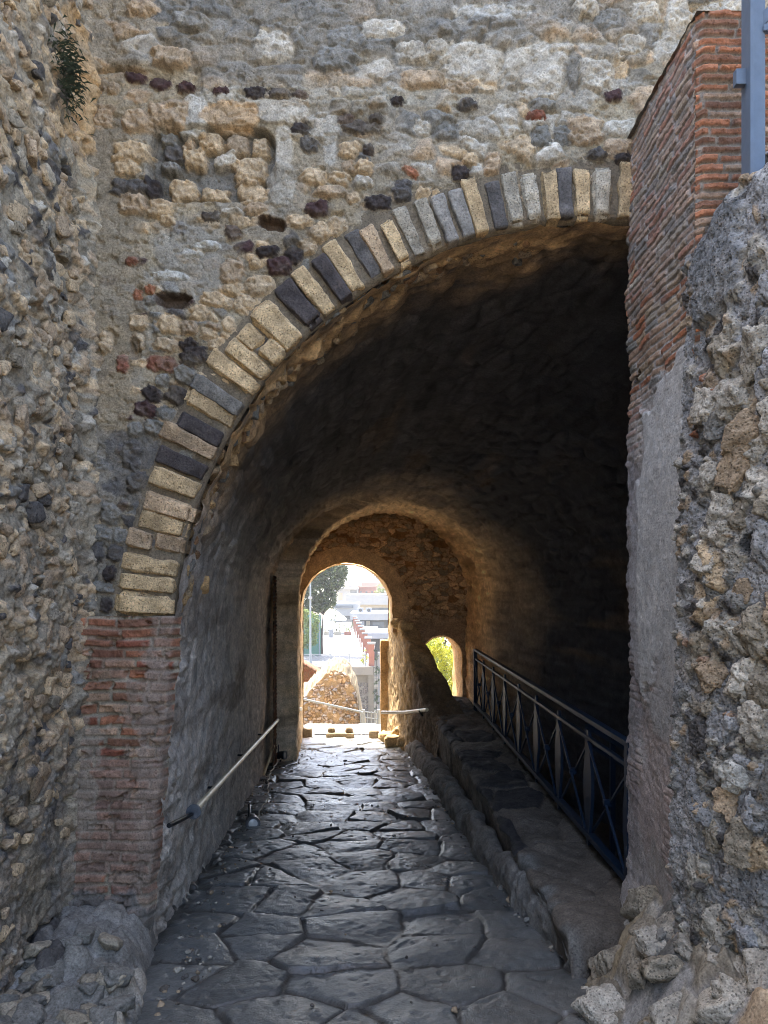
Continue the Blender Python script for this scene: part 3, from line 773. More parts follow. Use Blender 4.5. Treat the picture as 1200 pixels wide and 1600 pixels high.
# masonry mass above and beside the vault (closes the gate from the sun)
mas = MB()
mas.box((0.6, 8.6, 4.4), (13.0, 8.5, 3.6)); mas.box((-3.95, 8.6, 0.0), (4.0, 8.5, 6.0)); mas.box((5.6, 8.6, 0.0), (4.0, 8.5, 6.0))
mas.build('upper_mass', mat_plain('old_wall_core', (140, 124, 98), 0.95, 0, 0.3, 3, 0.4), gate)
us = np.arange(-620, 1700, 12.0); vs = np.arange(-1500, -130, 12.0); U, V = np.meshgrid(us, vs)
uf = Field(U, V, PAL['mortar']); uf.rubble(50, 34, ['grey', 'tan2', 'pale', 'tan'], 0.6, 0.03, 5)
grid_mesh('upper_facade', np.stack([(U - HX) * MM, YF + 0.02 - uf.H, (HY - V) * MM], -1), uf.C, M_MAS, gate)

# ================================================================== left rubble wall
lw = tag(empty('rubble_wall', (-1.56, 3.0, road_z(3))), 'tall rough rubble wall of tan tuff lumps rising on the left beside the brick pier base', 'wall')


def left_patch(y0, y1, dy, z0, z1, dz, name):
    us = np.arange(y0, y1, dy); vs = np.arange(z0, z1, dz); U, V = np.meshgrid(us, vs)
    f = Field(U, V, PAL['mortar'])
    f.C[...] = PAL['mortar'] * (1 + 0.3 * fbm(U * 3, V * 3, 4, 3))[..., None]
    f.grain(0.3, 0.04, 1); f.grain(0.06, 0.016, 2)
    f.rubble(0.15, 0.085, ['tan', 'tan2', 'tan', 'tan2', 'mortar', 'tan', 'grey', 'tan2', 'dgrey'], 0.6, 0.016, 12, warp=0.6, gap=(0.06, 0.3), dome=0.75)
    f.rubble(0.075, 0.055, ['tan2', 'tan', 'pale', 'tan2', 'dgrey'], 0.34, 0.012, 13, warp=0.6, gap=(0.08, 0.35), dome=0.75)
    f.patch(3.6, -1.35, 0.5, 0.5, (116, 112, 106), 0.6, 0, 0.6, 31, flat=0.4)
    f.patch(3.95, 2.55, 0.16, 0.35, 'ochre', 0.75, 0.0, 0.6, 32)
    f.patch(3.3, 2.9, 0.25, 0.3, (130, 122, 112), 0.6, 0, 0.6, 33)
    for k in range(11):
        f.patch(random.uniform(2.7, 4.0), random.uniform(-1.2, 2.6), random.uniform(.03, .08), random.uniform(.03, .07), (86, 83, 80), 0.75, 0.012, 0.4, 50 + k)
    st_ = smooth(-0.05, 0.4, fbm(U * 5, V * 4, 5, 47)) * 0.6
    f.C = f.C * (1 - st_[..., None]) + st_[..., None] * s2l((152, 138, 114)) * (1 + 0.3 * fbm(U * 20, V * 20, 4, 48))[..., None]
    f.H += 0.02 * fbm(U * 14, V * 12, 5, 49, 0.6); f.H -= 0.04 * smooth(0.3, 0.55, fbm(U * 6, V * 8, 4, 50))
    f.grain(0.025, 0.010, 5); f.tint(0.4, 0.2, 6); f.tint(0.04, 0.15, 7)
    x = -1.60 + 0.02 * (4.1 - U) + f.H - 0.03 * np.clip(V, -2, 3) * 0 - 0.05 * np.clip(-V - 0.2, 0, 2)
    x += 0.06 * smooth(3.95, 4.12, U)
    grid_mesh(name, np.stack([x, U, V], -1), f.C, M_MAS, lw, flip=True)


random.seed(5)
left_patch(2.75, 4.13, 0.0065, -1.95, 3.35, 0.0075, 'wall_face')
items = []
for r_ in range(62):
    for q_ in range(14):
        if random.random() < 0.36: continue
        v_ = -1.6 + r_ * 0.08 + random.uniform(-.03, .03); u_ = 2.72 + q_ * 0.105 + random.uniform(-.04, .04) + (r_ % 2) * .05
        if u_ > 4.04 or (v_ < -1.3 and u_ > 3.4): continue
        L_ = random.choice([.028, .04, .05, .06, .075]) * random.uniform(.8, 1.15); T_ = L_ * random.uniform(.5, .85)
        xb = -1.60 + 0.02 * (4.1 - u_) - 0.05 * max(-v_ - 0.2, 0)
        items.append(((xb + random.uniform(-.020, .003), u_, v_), (random.uniform(.022, .034), L_, T_), Euler((random.gauss(0, .3), random.gauss(0, .2), random.gauss(0, .2))),
                      random.choice(['tan', 'tan2', 'tan', 'tan2', 'mortarl', 'tan', 'mortar', 'tan2', 'tan', 'dgrey', 'tan2', 'mortar']), 2000 + r_ * 17 + q_))
rocks('stonework', items, M_TUFF, lw, n=9, amp=0.08)
left_patch(-3.0, 2.76, 0.03, -2.0, 3.35, 0.03, 'wall_face')
MB().box((-2.6, 0.55, 0.65), (1.6, 7.1, 5.36)).build('wall_core', bpy.data.materials['old_wall_core'], lw)

# tuft growing out of the wall
pl = tag(empty('wall_plant', (-1.5, 3.65, 2.35)), 'small dark green weed tuft sprouting from the top left rubble wall', 'plant')
random.seed(3)
mb = MB()
base = Vector((-1.56, 3.72, 2.52))
for k in range(420):
    p0 = base + Vector((random.uniform(-.01, .06), random.gauss(0, .075), random.gauss(-.06, .085)))
    d = Vector((random.uniform(.3, 1), random.uniform(-.6, .6), random.uniform(-.9, .25))).normalized() * random.uniform(.02, .07)
    sd = d.cross(Vector((random.random(), random.random(), 1))).normalized() * 0.005
    mid = p0 + d * .55 + Vector((0, 0, .01))
    mb.add([p0, mid + sd, p0 + d, mid - sd], [(0, 1, 2, 3)])
mb.build('leaves', mat_leaf('weed_leaf', (52, 62, 48), (78, 88, 66)), pl)
mb = MB()
for k in range(7):
    p0 = base + Vector((-.06, random.uniform(-.05, .05), random.uniform(-.03, .03)))
    mb.tube([p0, p0 + Vector((.05, random.uniform(-.06, .06), random.uniform(-.06, .03))), p0 + Vector((.1, random.uniform(-.1, .1), random.uniform(-.14, .03)))], [.004, .003, .002], 5)
mb.build('stem', mat_plain('weed_stem', (82, 70, 50), 0.8), pl)

# ================================================================== right brick pier
rp = tag(empty('brick_pier', (1.5, 3.6, road_z(3.6))), 'tall brick pier at the right of the arch with grey plaster peeling off its side', 'pier')
XR = 1.315
us = np.arange(3.2, 4.14, 0.006); vs = np.arange(-2.05, 2.38, 0.0045); U, V = np.meshgrid(us, vs)
jf = Field(U, V, s2l((164, 157, 148)))
jf.C *= (1 + .25 * fbm(U * 8, V * 8, 4, 2))[..., None]
jf.grain(0.25, 0.02, 1); jf.grain(0.03, 0.006, 2)
BR = ['brickp', 'brick', 'brickp', 'grey', 'brickp', 'bricko', 'brickp', 'mortarl', 'brickp', 'brick', 'tan2']
up = smooth(0.75, 1.0, V + 0.15 * fbm(U * 4, V * 4, 3, 7))
jf.bricks(0.0385, 0.19, BR, h=0.0065, seed=25, joint=0.2, wav=0.22, region=up + (1 - up) * 0.6 * smooth(0.0, 0.35, fbm(U * 5, V * 4, 4, 91)))
jf.C[...] = jf.C * (0.55 + 0.45 * up[..., None]) + 0.45 * (1 - up[..., None]) * s2l((172, 165, 158))
# grey cement skin and washed lower courses
m = jf.patch(3.56, 0.28, 0.40, 0.66, (194, 190, 182), 0.95, 0.016, 0.45, 41, flat=0.85, edge=0.04)
m = jf.patch(3.85, -0.02, 0.24, 0.48, (190, 186, 178), 0.92, 0.014, 0.4, 42, flat=0.85, edge=0.05)
jf.patch(3.45, -0.55, 0.3, 0.22, (176, 171, 164), 0.8, 0.008, 0.5, 43, flat=0.6)
jf.patch(3.6, -1.5, 0.6, 0.45, (172, 164, 158), 0.6, 0.004, 0.6, 44, flat=0.4)
jf.patch(3.6, -1.0, 0.5, 0.3, (170, 148, 138), 0.45, 0.0, 0.7, 46)
jf.patch(4.08, -0.3, 0.14, 1.2, (130, 122, 122), 0.5, 0.0, 0.6, 45)
jf.patch(3.65, 1.9, 0.5, 0.55, (150, 138, 130), 0.4, 0, 0.6, 47)
er = smooth(0.1, 0.5, fbm(U * 3, V * 3, 3, 55)); jf.H -= 0.02 * er * up
jf.stamp(4.02, 1.07, 0.05, 0.02, 0, (70, 60, 54), -0.05, seed=77); jf.stamp(3.97, 1.09, 0.03, 0.015, 0, (70, 60, 54), -0.04, seed=78)
jf.H += 0.0045 * fbm(U * 22, V * 22, 5, 92, 0.6) * (1 - 0.6 * up); jf.tint(0.3, 0.2, 8); jf.tint(0.03, 0.14, 9)
foot = 0.10 * smooth(-1.45, -2.0, V)
edge = 0.05 * smooth(0.05, 0.0, U - 3.2) * (V < 1.3) + 0.02 * smooth(0.02, 0, U - 3.2)
lowb = -0.03 * smooth(-0.3, -1.2, V) * smooth(3.9, 3.4, U)
fr = 0.012 * fbm(V * 14, V * 0, 4, 3) * smooth(3.95, 4.13, U)
P = np.stack([XR - jf.H - foot + edge + lowb + fr, U, V], -1)
grid_mesh('side_face', P, jf.C, M_BRICK, rp)
us = np.arange(XR - 0.012, 2.3, 0.006); vs = np.arange(1.0, 2.385, 0.0045); U, V = np.meshgrid(us, vs)
gf = Field(U, V, s2l((140, 128, 114))); gf.grain(0.2, 0.012, 1); gf.grain(0.03, 0.005, 2)
gf.bricks(0.0372, 0.2, ['bricko', 'brick', 'brickp', 'brick', 'brickd', 'bricko'], h=0.014, seed=35, joint=0.26, wav=0.15)
gf.patch(1.42, 1.22, 0.16, 0.12, (150, 142, 128), 0.6, 0, 0.7, 4, flat=0.5)
gf.tint(0.2, 0.2, 8); gf.tint(0.03, 0.12, 9)
P = np.stack([U, 3.2 - gf.H + 0.03 * smooth(XR + 0.012, XR - 0.012, U), V], -1)
grid_mesh('front_face', P, gf.C, M_BRICK, rp)
us = np.arange(XR - 0.02, 2.3, 0.02); vs = np.arange(3.18, 4.15, 0.02); U, V = np.meshgrid(us, vs)
tf = Field(U, V, PAL['mortard']); tf.rubble(0.12, 0.1, ['brickd', 'brickp', 'grey'], 0.7, 0.012, 4)
grid_mesh('top_face', np.stack([U, V, 2.37 + tf.H], -1), tf.C, M_BRICK, rp)
MB().box((2.6, 3.66, 0.1), (2.46, 0.86, 4.5)).build('pier_core', bpy.data.materials['old_wall_core'], rp)

# ================================================================== right rubble wall
rw = tag(empty('rubble_wall', (1.55, 2.6, road_z(2.6))), 'low wall of big porous grey stones on the right carrying a steel post', 'wall')
PATH = np.array([(1.285, 3.30), (1.31, 3.20), (1.335, 3.08), (1.44, 2.80), (1.62, 2.45), (1.72, 1.9), (1.75, -1.0)])
plen = np.concatenate([[0], np.cumsum(np.hypot(*np.diff(PATH, axis=0).T))])


def right_patch(s0, s1, ds, dz, name):
    us = np.arange(s0, s1, ds); vs = np.arange(-2.0, 1.56, dz); U, V = np.meshgrid(us, vs)
    f = Field(U, V, PAL['mortar'])
    f.C[...] = s2l((156, 153, 148)) * (1 + 0.3 * fbm(U * 4, V * 4, 4, 3))[..., None]
    f.grain(0.3, 0.03, 1); f.grain(0.06, 0.018, 2)
    f.rubble(0.135, 0.155, ['tan2', 'pale', 'pale', 'mortarl', 'tan', 'grey', 'pale'], 0.8, 0.03, 22, warp=0.4, gap=(0.04, 0.24), dome=0.75, region=0.25 + 0.75 * smooth(0.08, 0.22, U + 0.05 * fbm(V * 4, V * 0, 3, 3)))
    f.rubble(0.05, 0.05, ['tan2', 'grey', 'pale', 'dgrey'], 0.4, 0.018, 24, warp=0.5, gap=(0.1, 0.35), dome=0.8)
    f.patch(0.22, 1.25, 0.14, 0.2, (124, 124, 122), 0.85, 0.03, 0.4, 5, flat=0.7)
    f.stamp(0.40, -0.72, 0.055, 0.075, 0, 'white', 0.07, seed=9); f.stamp(0.20, -0.62, 0.045, 0.09, 0, 'dgrey', 0.03, seed=10)
    for k in range(9):
        f.stamp(random.uniform(0.08, 0.35), random.uniform(-0.6, 0.9), random.uniform(.012, .03), random.uniform(.012, .02), 0, random.choice(['brick', 'red', 'brickp']), 0.02, seed=60 + k)
    f.stamp(0.33, -1.45, 0.05, 0.07, 20, 'grey', 0.06, seed=11); f.stamp(0.45, 0.15, 0.05, 0.05, 0, (86, 84, 80), -0.05, seed=12)
    pits = voronoi(U / 0.021, V / 0.021, 71)[0]; f.H -= 0.010 * smooth(0.35, 0.1, pits)
    f.grain(0.022, 0.010, 5); f.tint(0.3, 0.22, 6); f.tint(0.03, 0.18, 7)
    x = np.interp(U, plen, PATH[:, 0]); y = np.interp(U, plen, PATH[:, 1])
    x2 = np.interp(U + 0.05, plen, PATH[:, 0]); y2 = np.interp(U + 0.05, plen, PATH[:, 1])
    dx, dy = x2 - x, y2 - y; L = np.hypot(dx, dy) + 1e-9; nx, ny = dy / L, -dx / L
    nx, ny = np.where(nx > 0, -nx, nx) * 1.0, np.where(nx > 0, -ny, ny)
    lean = 0.10 * smooth(1.5, -0.4, V) - 0.01
    topr = 0.16 * smooth(1.38, 1.56, V + 0.09 * fbm(U * 5, V * 0, 3, 8)) ** 2
    hh = f.H + lean * 0.6 - topr
    P = np.stack([x + nx * hh, y + ny * hh, V - 0.1 * smooth(1.4, 1.56, V) * (0.5 + fbm(U * 6, V * 2, 3, 9)) + 0.15 * smooth(0.05, 0.35, U) * smooth(0.9, 1.5, V)], -1)
    grid_mesh(name, P, f.C, M_TUFF, rw)
    # rounded top running back from the face
    bs = np.linspace(0, 0.9, 40 if ds < 0.01 else 12); Ut, B = np.meshgrid(us, bs)
    x0 = P[-1, :, 0][None, :] + B * 0.9; y0 = P[-1, :, 1][None, :] + B * 0.25
    z0 = P[-1, :, 2][None, :] + 0.05 * smooth(0, 0.15, B) + 0.06 * fbm(Ut * 8, B * 8, 4, 4) * smooth(0, 0.1, B)
    Ct = s2l((132, 128, 122)) * (1 + 0.35 * fbm(Ut * 12, B * 12, 4, 8))[..., None]
    grid_mesh('wall_top', np.stack([x0, np.minimum(y0, 3.6), z0], -1), Ct, M_TUFF, rw)


random.seed(8)
right_patch(0.0, 0.95, 0.006, 0.0065, 'wall_face')
items = []
rs_ = random.Random(77)
for r_ in range(19):
    for q_ in range(6):
        if rs_.random() < 0.16: continue
        s_ = 0.19 + q_ * 0.145 + rs_.uniform(-.04, .04) + (r_ % 2) * .07; v_ = -1.5 + r_ * 0.16 + rs_.uniform(-.04, .04)
        if v_ > 1.36 or s_ < 0.16 + 0.06 * rs_.random(): continue
        if v_ > 0.95 and s_ < 0.36: continue
        x_ = float(np.interp(s_, plen, PATH[:, 0])); y_ = float(np.interp(s_, plen, PATH[:, 1])); x2_ = float(np.interp(s_ + .05, plen, PATH[:, 0])); y2_ = float(np.interp(s_ + .05, plen, PATH[:, 1]))
        dx_, dy_ = x2_ - x_, y2_ - y_; l_ = math.hypot(dx_, dy_); nx_, ny_ = -abs(dy_ / l_), -abs(dx_ / l_)
        off_ = 0.06 * float(smooth(1.5, -0.4, v_)) - 0.018 + rs_.uniform(-.015, .01)
        big = rs_.uniform(.8, 1.25)
        items.append(((x_ + nx_ * off_, y_ + ny_ * off_, v_), (.055 * big, .072 * big, rs_.uniform(.07, .1) * big), Euler((rs_.gauss(0, .35), rs_.gauss(0, .25), math.atan2(dy_, dx_) + math.pi / 2 + rs_.gauss(0, .3))),
                      rs_.choice(['pale', 'tan2', 'grey', 'pale', 'mortarl', 'mortar', 'tan2', 'pale', 'mortar', 'grey', (150, 148, 144)]), 4000 + r_ * 13 + q_))
rocks('stonework', items, M_TUFF, rw, n=26, amp=0.16)
right_patch(0.94, plen[-1], 0.03, 0.03, 'wall_face')
MB().box((2.75, 0.85, -0.35), (1.7, 3.8, 3.4)).build('wall_core', bpy.data.materials['old_wall_core'], rw)

# mortared rock foot of the pier and wall
us = np.arange(0.78, 1.75, 0.008); vs = np.arange(1.7, 4.2, 0.008); U, V = np.meshgrid(us, vs)
pf = Field(U, V, s2l((158, 153, 144))); pf.grain(0.3, 0.05, 3); pf.grain(0.07, 0.02, 4)
pf.rubble(0.15, 0.27, ['grey', 'tan2', 'pale', 'mortar', 'pale'], 0.8, 0.06, 6, warp=0.4, gap=(0.04, 0.25), dome=0.7)
pf.patch(1.08, 3.66, 0.16, 0.2, (160, 140, 104), 0.6, 0.0, 0.5, 9)
pf.grain(0.02, 0.008, 7); pf.tint(0.3, 0.2, 8); pf.tint(0.03, 0.16, 9)
xe = 0.87 + 0.10 * smooth(3.5, 3.95, V) + 0.05 * fbm(V * 4, V * 0, 3, 5)
rise = smooth(0.0, 0.46, U - xe)
zz = road_z(V) - 0.25 + (0.27 * smooth(0, 0.05, U - xe)) + 0.40 * rise ** 1.2 + pf.H * smooth(0, 0.06, U - xe)
zz += 0.07 * fbm(U * 5, V * 3, 4, 77) * rise + 0.03 * fbm(U * 14, V * 9, 4, 78) * smooth(0, 0.1, U - xe)
zz -= 0.3 * smooth(3.85, 4.12, V) * (U < 1.3)
grid_mesh('stone_footing', np.stack([U, V, zz - 0.03], -1), pf.C, M_MAS, rw)
items = []; rs_ = random.Random(5)
for k in range(34):
    V_ = rs_.uniform(2.5, 3.86); U_ = float(np.interp(V_, [2.4, 3.5, 3.95], [.86, .88, .98])) + rs_.uniform(0.02, .5)
    i_ = int(np.clip((V_ - 1.7) / .008, 0, zz.shape[0] - 1)); j_ = int(np.clip((U_ - .78) / .008, 0, zz.shape[1] - 1))
    h_ = rs_.uniform(.045, .095)
    items.append(((U_, V_, float(zz[i_, j_]) - h_ * .74), (h_ * 1.45, h_ * 1.2, h_ * .8), Euler((rs_.gauss(0, .4), rs_.gauss(-.5, .3), rs_.uniform(0, 6))), rs_.choice(['pale', 'mortar', 'mortarl', 'mortar', 'grey', 'pale']), 6000 + k))
rocks('footing_stonework', items, M_TUFF, rw, n=18, amp=0.14)

# ================================================================== steel post on the right wall
sp = tag(empty('steel_post', (1.46, 2.95, 1.3)), 'blue grey steel post with a rail arm standing on the right stone wall', 'post')
px_, Yp = 1181, 2.98
bx = at(px_, 300, Yp).x
mb = MB(); mb.box((bx, Yp, 2.28), (0.05, 0.05, 2.3)); mb.build('post', M_STEEL, sp, bevel=0.004)
mb = MB(); mb.box((bx - 0.033, Yp, 2.28), (0.012, 0.075, 2.3)); mb.build('flange', M_STEEL, sp, bevel=0.002)
zt = at(px_, 38, Yp).z
mb = MB(); mb.bar((bx + 0.025, Yp, zt), (bx + 0.5, Yp - 0.45, zt + 0.32), 0.05, 0.05); mb.build('brace', M_STEEL, sp, bevel=0.004)
mb = MB(); mb.bar((bx + 0.02, Yp - 0.02, zt - 0.035), (bx + 0.6, Yp - 0.3, zt - 0.11), 0.03, 0.025); mb.build('rail', M_STEEL, sp, bevel=0.003)
mb = MB(); zb_ = at(px_, 120, Yp).z; mb.box((bx - 0.058, Yp + 0.01, zb_), (0.04, 0.03, 0.06)); mb.build('bracket', M_STEEL, sp, bevel=0.003)

# ================================================================== road
us = np.arange(-1.95, 1.16, 0.0105); vs = np.concatenate([np.arange(2.3, 6.5, 0.0105), np.arange(6.5, 13.2, 0.016)]); U, V = np.meshgrid(us, vs)
sc = 0.42
X = U / sc + 0.16 * fbm(U * 1.6, V * 1.6, 3, 2) + 0.05 * fbm(U * 6, V * 6, 3, 4); Yq = V / (sc * 0.92) + 0.16 * fbm(U * 1.6 + 30, V * 1.6, 3, 3) + 0.05 * fbm(U * 6 + 9, V * 6, 3, 5)
f1, f2, cid, ox, oy = voronoi(X, Yq, 1019, 0.8)
e = f2 - f1
edge_n = 0.035 * fbm(U * 9, V * 9, 3, 6)
m = smooth(0.0, 0.07, e + edge_n)
dome = smooth(0.0, 0.55, e)
H = m * (0.015 + 0.009 * dome + 0.013 * (rnd(cid, 2) - 0.5)) + m * 0.03 * ((rnd(cid, 4) - 0.5) * ox + (rnd(cid, 5) - 0.5) * oy) * 2
wear = fbm(U * 3.5, V * 3.5, 4, 12); H += m * 0.006 * wear + 0.0045 * fbm(U * 26, V * 26, 4, 13, 0.6) + m * 0.004 * fbm(U * 9, V * 9, 4, 15) - 0.006 * smooth(0.3, 0.5, fbm(U * 14, V * 14, 4, 19)) * m
edgel = smooth(-1.08, -1.26, U + 0.067 * (V - 4.1) + 0.08 * fbm(V * 3, V * 0, 3, 4))      # broken, dirt-filled strip by the wall
bits = voronoi(U / 0.09, V / 0.09, 88); be = bits[1] - bits[0]
H = H * (1 - edgel) + edgel * (0.012 + 0.035 * smooth(0.1, 0.4, be) * (rnd(bits[2], 1) < 0.5))
C = np.ones(U.shape + (3,)) * s2l((70, 67, 62))
stone = s2l((98, 99, 96)) * (0.8 + 0.45 * rnd(cid, 3))[..., None] * (1 + 0.22 * wear)[..., None]
mm2 = smooth(0.02, 0.10, e + edge_n) * (1 - edgel)
C = C * (1 - mm2[..., None]) + stone * mm2[..., None]
dust = smooth(0.1, 0.45, fbm(U * 2.4, V * 2.4, 4, 16)); C = C * (1 - 0.22 * dust[..., None]) + 0.22 * dust[..., None] * s2l((120, 112, 100))
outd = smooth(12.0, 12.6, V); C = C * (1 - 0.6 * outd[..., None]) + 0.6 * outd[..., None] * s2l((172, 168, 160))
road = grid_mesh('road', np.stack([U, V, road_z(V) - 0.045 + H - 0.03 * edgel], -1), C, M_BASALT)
tag(road, kind='structure')

# ================================================================== kerb and raised walkway
RE = np.array([(3.3, 1.00), (3.77, 0.96), (4.63, 0.81), (5.57, 0.71), (7.22, 0.60), (9.45, 0.48), (11.6, 0.29), (13, 0.2)])
WT = np.array([(3.6, 0.90), (4.1, 0.87), (5.0, 0.835), (6, 0.82), (7, 0.776), (8, 0.747), (10, 0.667), (11.0, 0.58), (12.1, 0.5)])
zw = lambda Y: -1.70 - 0.008 * (Y - 4.1)
xrail = lambda Y: 1.31 - 0.0106 * (Y - 4.1)


def sweep(name, prof_fn, y0, y1, dy, ns, colfn, mat, amp, freq, seed, parent=None, jfn=None):
    Ys = np.arange(y0, y1, dy); rows = []
    for Y in Ys:
        p = np.array(prof_fn(Y)); L = np.concatenate([[0], np.cumsum(np.hypot(*np.diff(p, axis=0).T))])
        t = np.linspace(0, L[-1], ns)
        rows.append(np.stack([np.interp(t, L, p[:, 0]), np.full(ns, Y), np.interp(t, L, p[:, 1])], -1))
    P = np.array(rows)
    # soften the profile's corners, then roughen along the local normal
    for _ in range(2): P[:, 1:-1] = 0.25 * P[:, :-2] + 0.5 * P[:, 1:-1] + 0.25 * P[:, 2:]
    du = np.gradient(P, axis=1); dv = np.gradient(P, axis=0); nrm = np.cross(du, dv); nrm /= np.linalg.norm(nrm, axis=-1, keepdims=True) + 1e-9
    nz = fbm3(P[..., 0] * freq, P[..., 1] * freq, P[..., 2] * freq, 4, seed)
    n2 = fbm3(P[..., 0] * freq * 4, P[..., 1] * freq * 4, P[..., 2] * freq * 4, 3, seed + 5)
    blk = 0.0 if jfn is None else jfn(P)
    P = P + nrm * (amp * nz + amp * 0.3 * n2 + blk)[..., None]
    return grid_mesh(name, P, colfn(P, nz, n2), mat, parent)


def kerb_prof(Y):
    xr = np.interp(Y, RE[:, 0], RE[:, 1]); zr = road_z(Y); xw = np.interp(Y, WT[:, 0], WT[:, 1])
    k = min(0.17, (zw(Y) - zr) * 0.8) * float(smooth(3.7, 4.1, Y)) * (1 + 0.25 * math.sin(Y * 7.3) * math.sin(Y * 3.1))
    return [(xr - 0.005, zr - 0.12), (xr, zr + k * 0.5), (xr + 0.035, zr + k * 0.9), (xr + 0.08, zr + k), (xr + 0.13, zr + k * 0.92), (xw + 0.03, zr + k * 0.7)]


def kerb_col(P, nz, n2):
    j = smooth(0.05, 0.02, np.abs(np.modf(P[..., 1] / 0.62 + 0.15 * np.sin(P[..., 1] * 3))[0] - 0.5))
    c = s2l((116, 110, 101)) * (1 + 0.35 * nz + 0.3 * n2)[..., None]
    w = smooth(5.4, 4.6, P[..., 1] + nz * 0.5) * 0.5; c = c * (1 - w[..., None]) + w[..., None] * s2l((140, 138, 132)) * (1 + .4 * n2)[..., None]
    return c


kb = sweep('kerb', kerb_prof, 3.7, 11.7, 0.015, 40, kerb_col, M_MAS, 0.045, 4.5, 5, None, lambda P: -0.03 * smooth(0.045, 0.0, np.abs(np.modf(P[..., 1] / 0.7 + 0.2 * np.sin(P[..., 1] * 2.3))[0] - 0.5)) + 0.008 * fbm(P[..., 1] * 14, P[..., 0] * 14 + P[..., 2] * 14, 4, 3))
tag(kb, kind='structure')


def walk_prof(Y):
    xw = np.interp(Y, WT[:, 0], WT[:, 1]); zr = road_z(Y); z = zw(Y) - 0.3 * float(smooth(3.80, 3.62, Y))
    return [(xw + 0.06, zr - 0.1), (xw + 0.03, (zr + z) / 2), (xw, z - 0.03), (xw + 0.05, z), (xrail(Y) + 0.05, z - 0.005), (xrail(Y) + 0.09, z - 0.03), (xrail(Y) + 0.09, -2.75)]


def walk_col(P, nz, n2):
    c = s2l((98, 90, 80)) * (1 + 0.35 * nz + 0.25 * n2)[..., None]
    Y = P[..., 1]; f1, f2, cid, _, _ = voronoi(P[..., 0] / 0.42 + 5, Y / 0.5, 7)
    slab = (rnd(cid, 1) < 0.4) * smooth(0.02, 0.06, f2 - f1) * (P[..., 2] > zw(Y) - 0.05)
    c = c * (1 - slab[..., None]) + slab[..., None] * s2l((58, 56, 56)) * (1 + .3 * n2)[..., None]
    pat = smooth(0.0, 0.25, fbm(P[..., 0] * 4, Y * 4, 4, 9)) * smooth(5.2, 4.8, Y) * smooth(1.0, 0.9, P[..., 0])
    return c * (1 - pat[..., None]) + pat[..., None] * s2l((112, 110, 104)) * (1 + .3 * n2)[..., None]


def walk_joint(P):
    f1, f2, cid, _, _ = voronoi(P[..., 0] / 0.42 + 5, P[..., 1] / 0.5, 7)
    return -0.022 * smooth(0.09, 0.0, f2 - f1) + 0.02 * (rnd(cid, 2) - 0.5) + 0.006 * fbm(P[..., 0] * 16, P[..., 1] * 16, 4, 8)


wk = sweep('walkway', walk_prof, 3.6, 12.1, 0.015, 110, walk_col, M_MAS, 0.04, 4.0, 15, None, walk_joint)
tag(wk, kind='structure')
us = np.arange(1.3, 3.6, 0.08); vs = np.arange(3.9, 12.1, 0.08); U, V = np.meshgrid(us, vs)
lf = grid_mesh('sunken_floor', np.stack([U, V, -2.45 + 0.03 * fbm(U * 3, V * 3, 3, 1)], -1), np.ones(U.shape + (3,)) * s2l((70, 62, 54)) * (1 + .3 * fbm(U * 4, V * 4, 3, 2))[..., None], M_MAS)
tag(lf, kind='structure')

# ruined divider rising between road and footway towards the outer arches
dv_ = tag(empty('dividing_wall', (0.45, 11.4, road_z(11.4))), 'ruined rubble dividing wall sunlit at its far end between road arch and small arch', 'wall')
DL = np.array([(9.6, 0.70), (10.0, 0.645), (10.6, 0.50), (11.2, 0.36), (11.7, 0.262), (12.1, 0.20), (12.85, 0.07)])
DR = np.array([(9.6, 1.12), (10.2, 1.10), (11.0, 0.86), (11.8, 0.58), (12.05, 0.54), (12.85, 0.50)])
DZ = np.array([(9.6, -1.80), (10.0, -1.74), (10.3, -1.62), (11.0, -1.20), (11.6, -0.80), (11.85, -0.66), (12.1, -0.62), (12.85, -0.66)])


def div_prof(Y):
    xl = np.interp(Y, DL[:, 0], DL[:, 1]); xr = np.interp(Y, DR[:, 0], DR[:, 1]); z = np.interp(Y, DZ[:, 0], DZ[:, 1])
    z += 0.05 * math.sin(Y * 9) * (Y > 11)
    return [(xl - 0.05, road_z(Y) - 0.2), (xl - 0.02, road_z(Y) + 0.4), (xl, z - 0.06), (xl + 0.05, z), (xr - 0.04, z - 0.08), (xr, z - 0.16), (xr, -2.4)]


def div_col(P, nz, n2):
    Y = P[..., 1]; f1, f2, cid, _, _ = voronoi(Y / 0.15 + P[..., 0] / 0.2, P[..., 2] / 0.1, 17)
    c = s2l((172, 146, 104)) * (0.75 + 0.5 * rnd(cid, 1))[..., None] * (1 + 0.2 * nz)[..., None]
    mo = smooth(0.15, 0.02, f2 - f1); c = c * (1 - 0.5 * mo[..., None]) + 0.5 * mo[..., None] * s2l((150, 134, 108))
    w = smooth(11.5, 10.6, Y + 0.3 * nz); return c * (1 - w[..., None]) + w[..., None] * s2l((104, 88, 68)) * (1 + .3 * n2)[..., None]


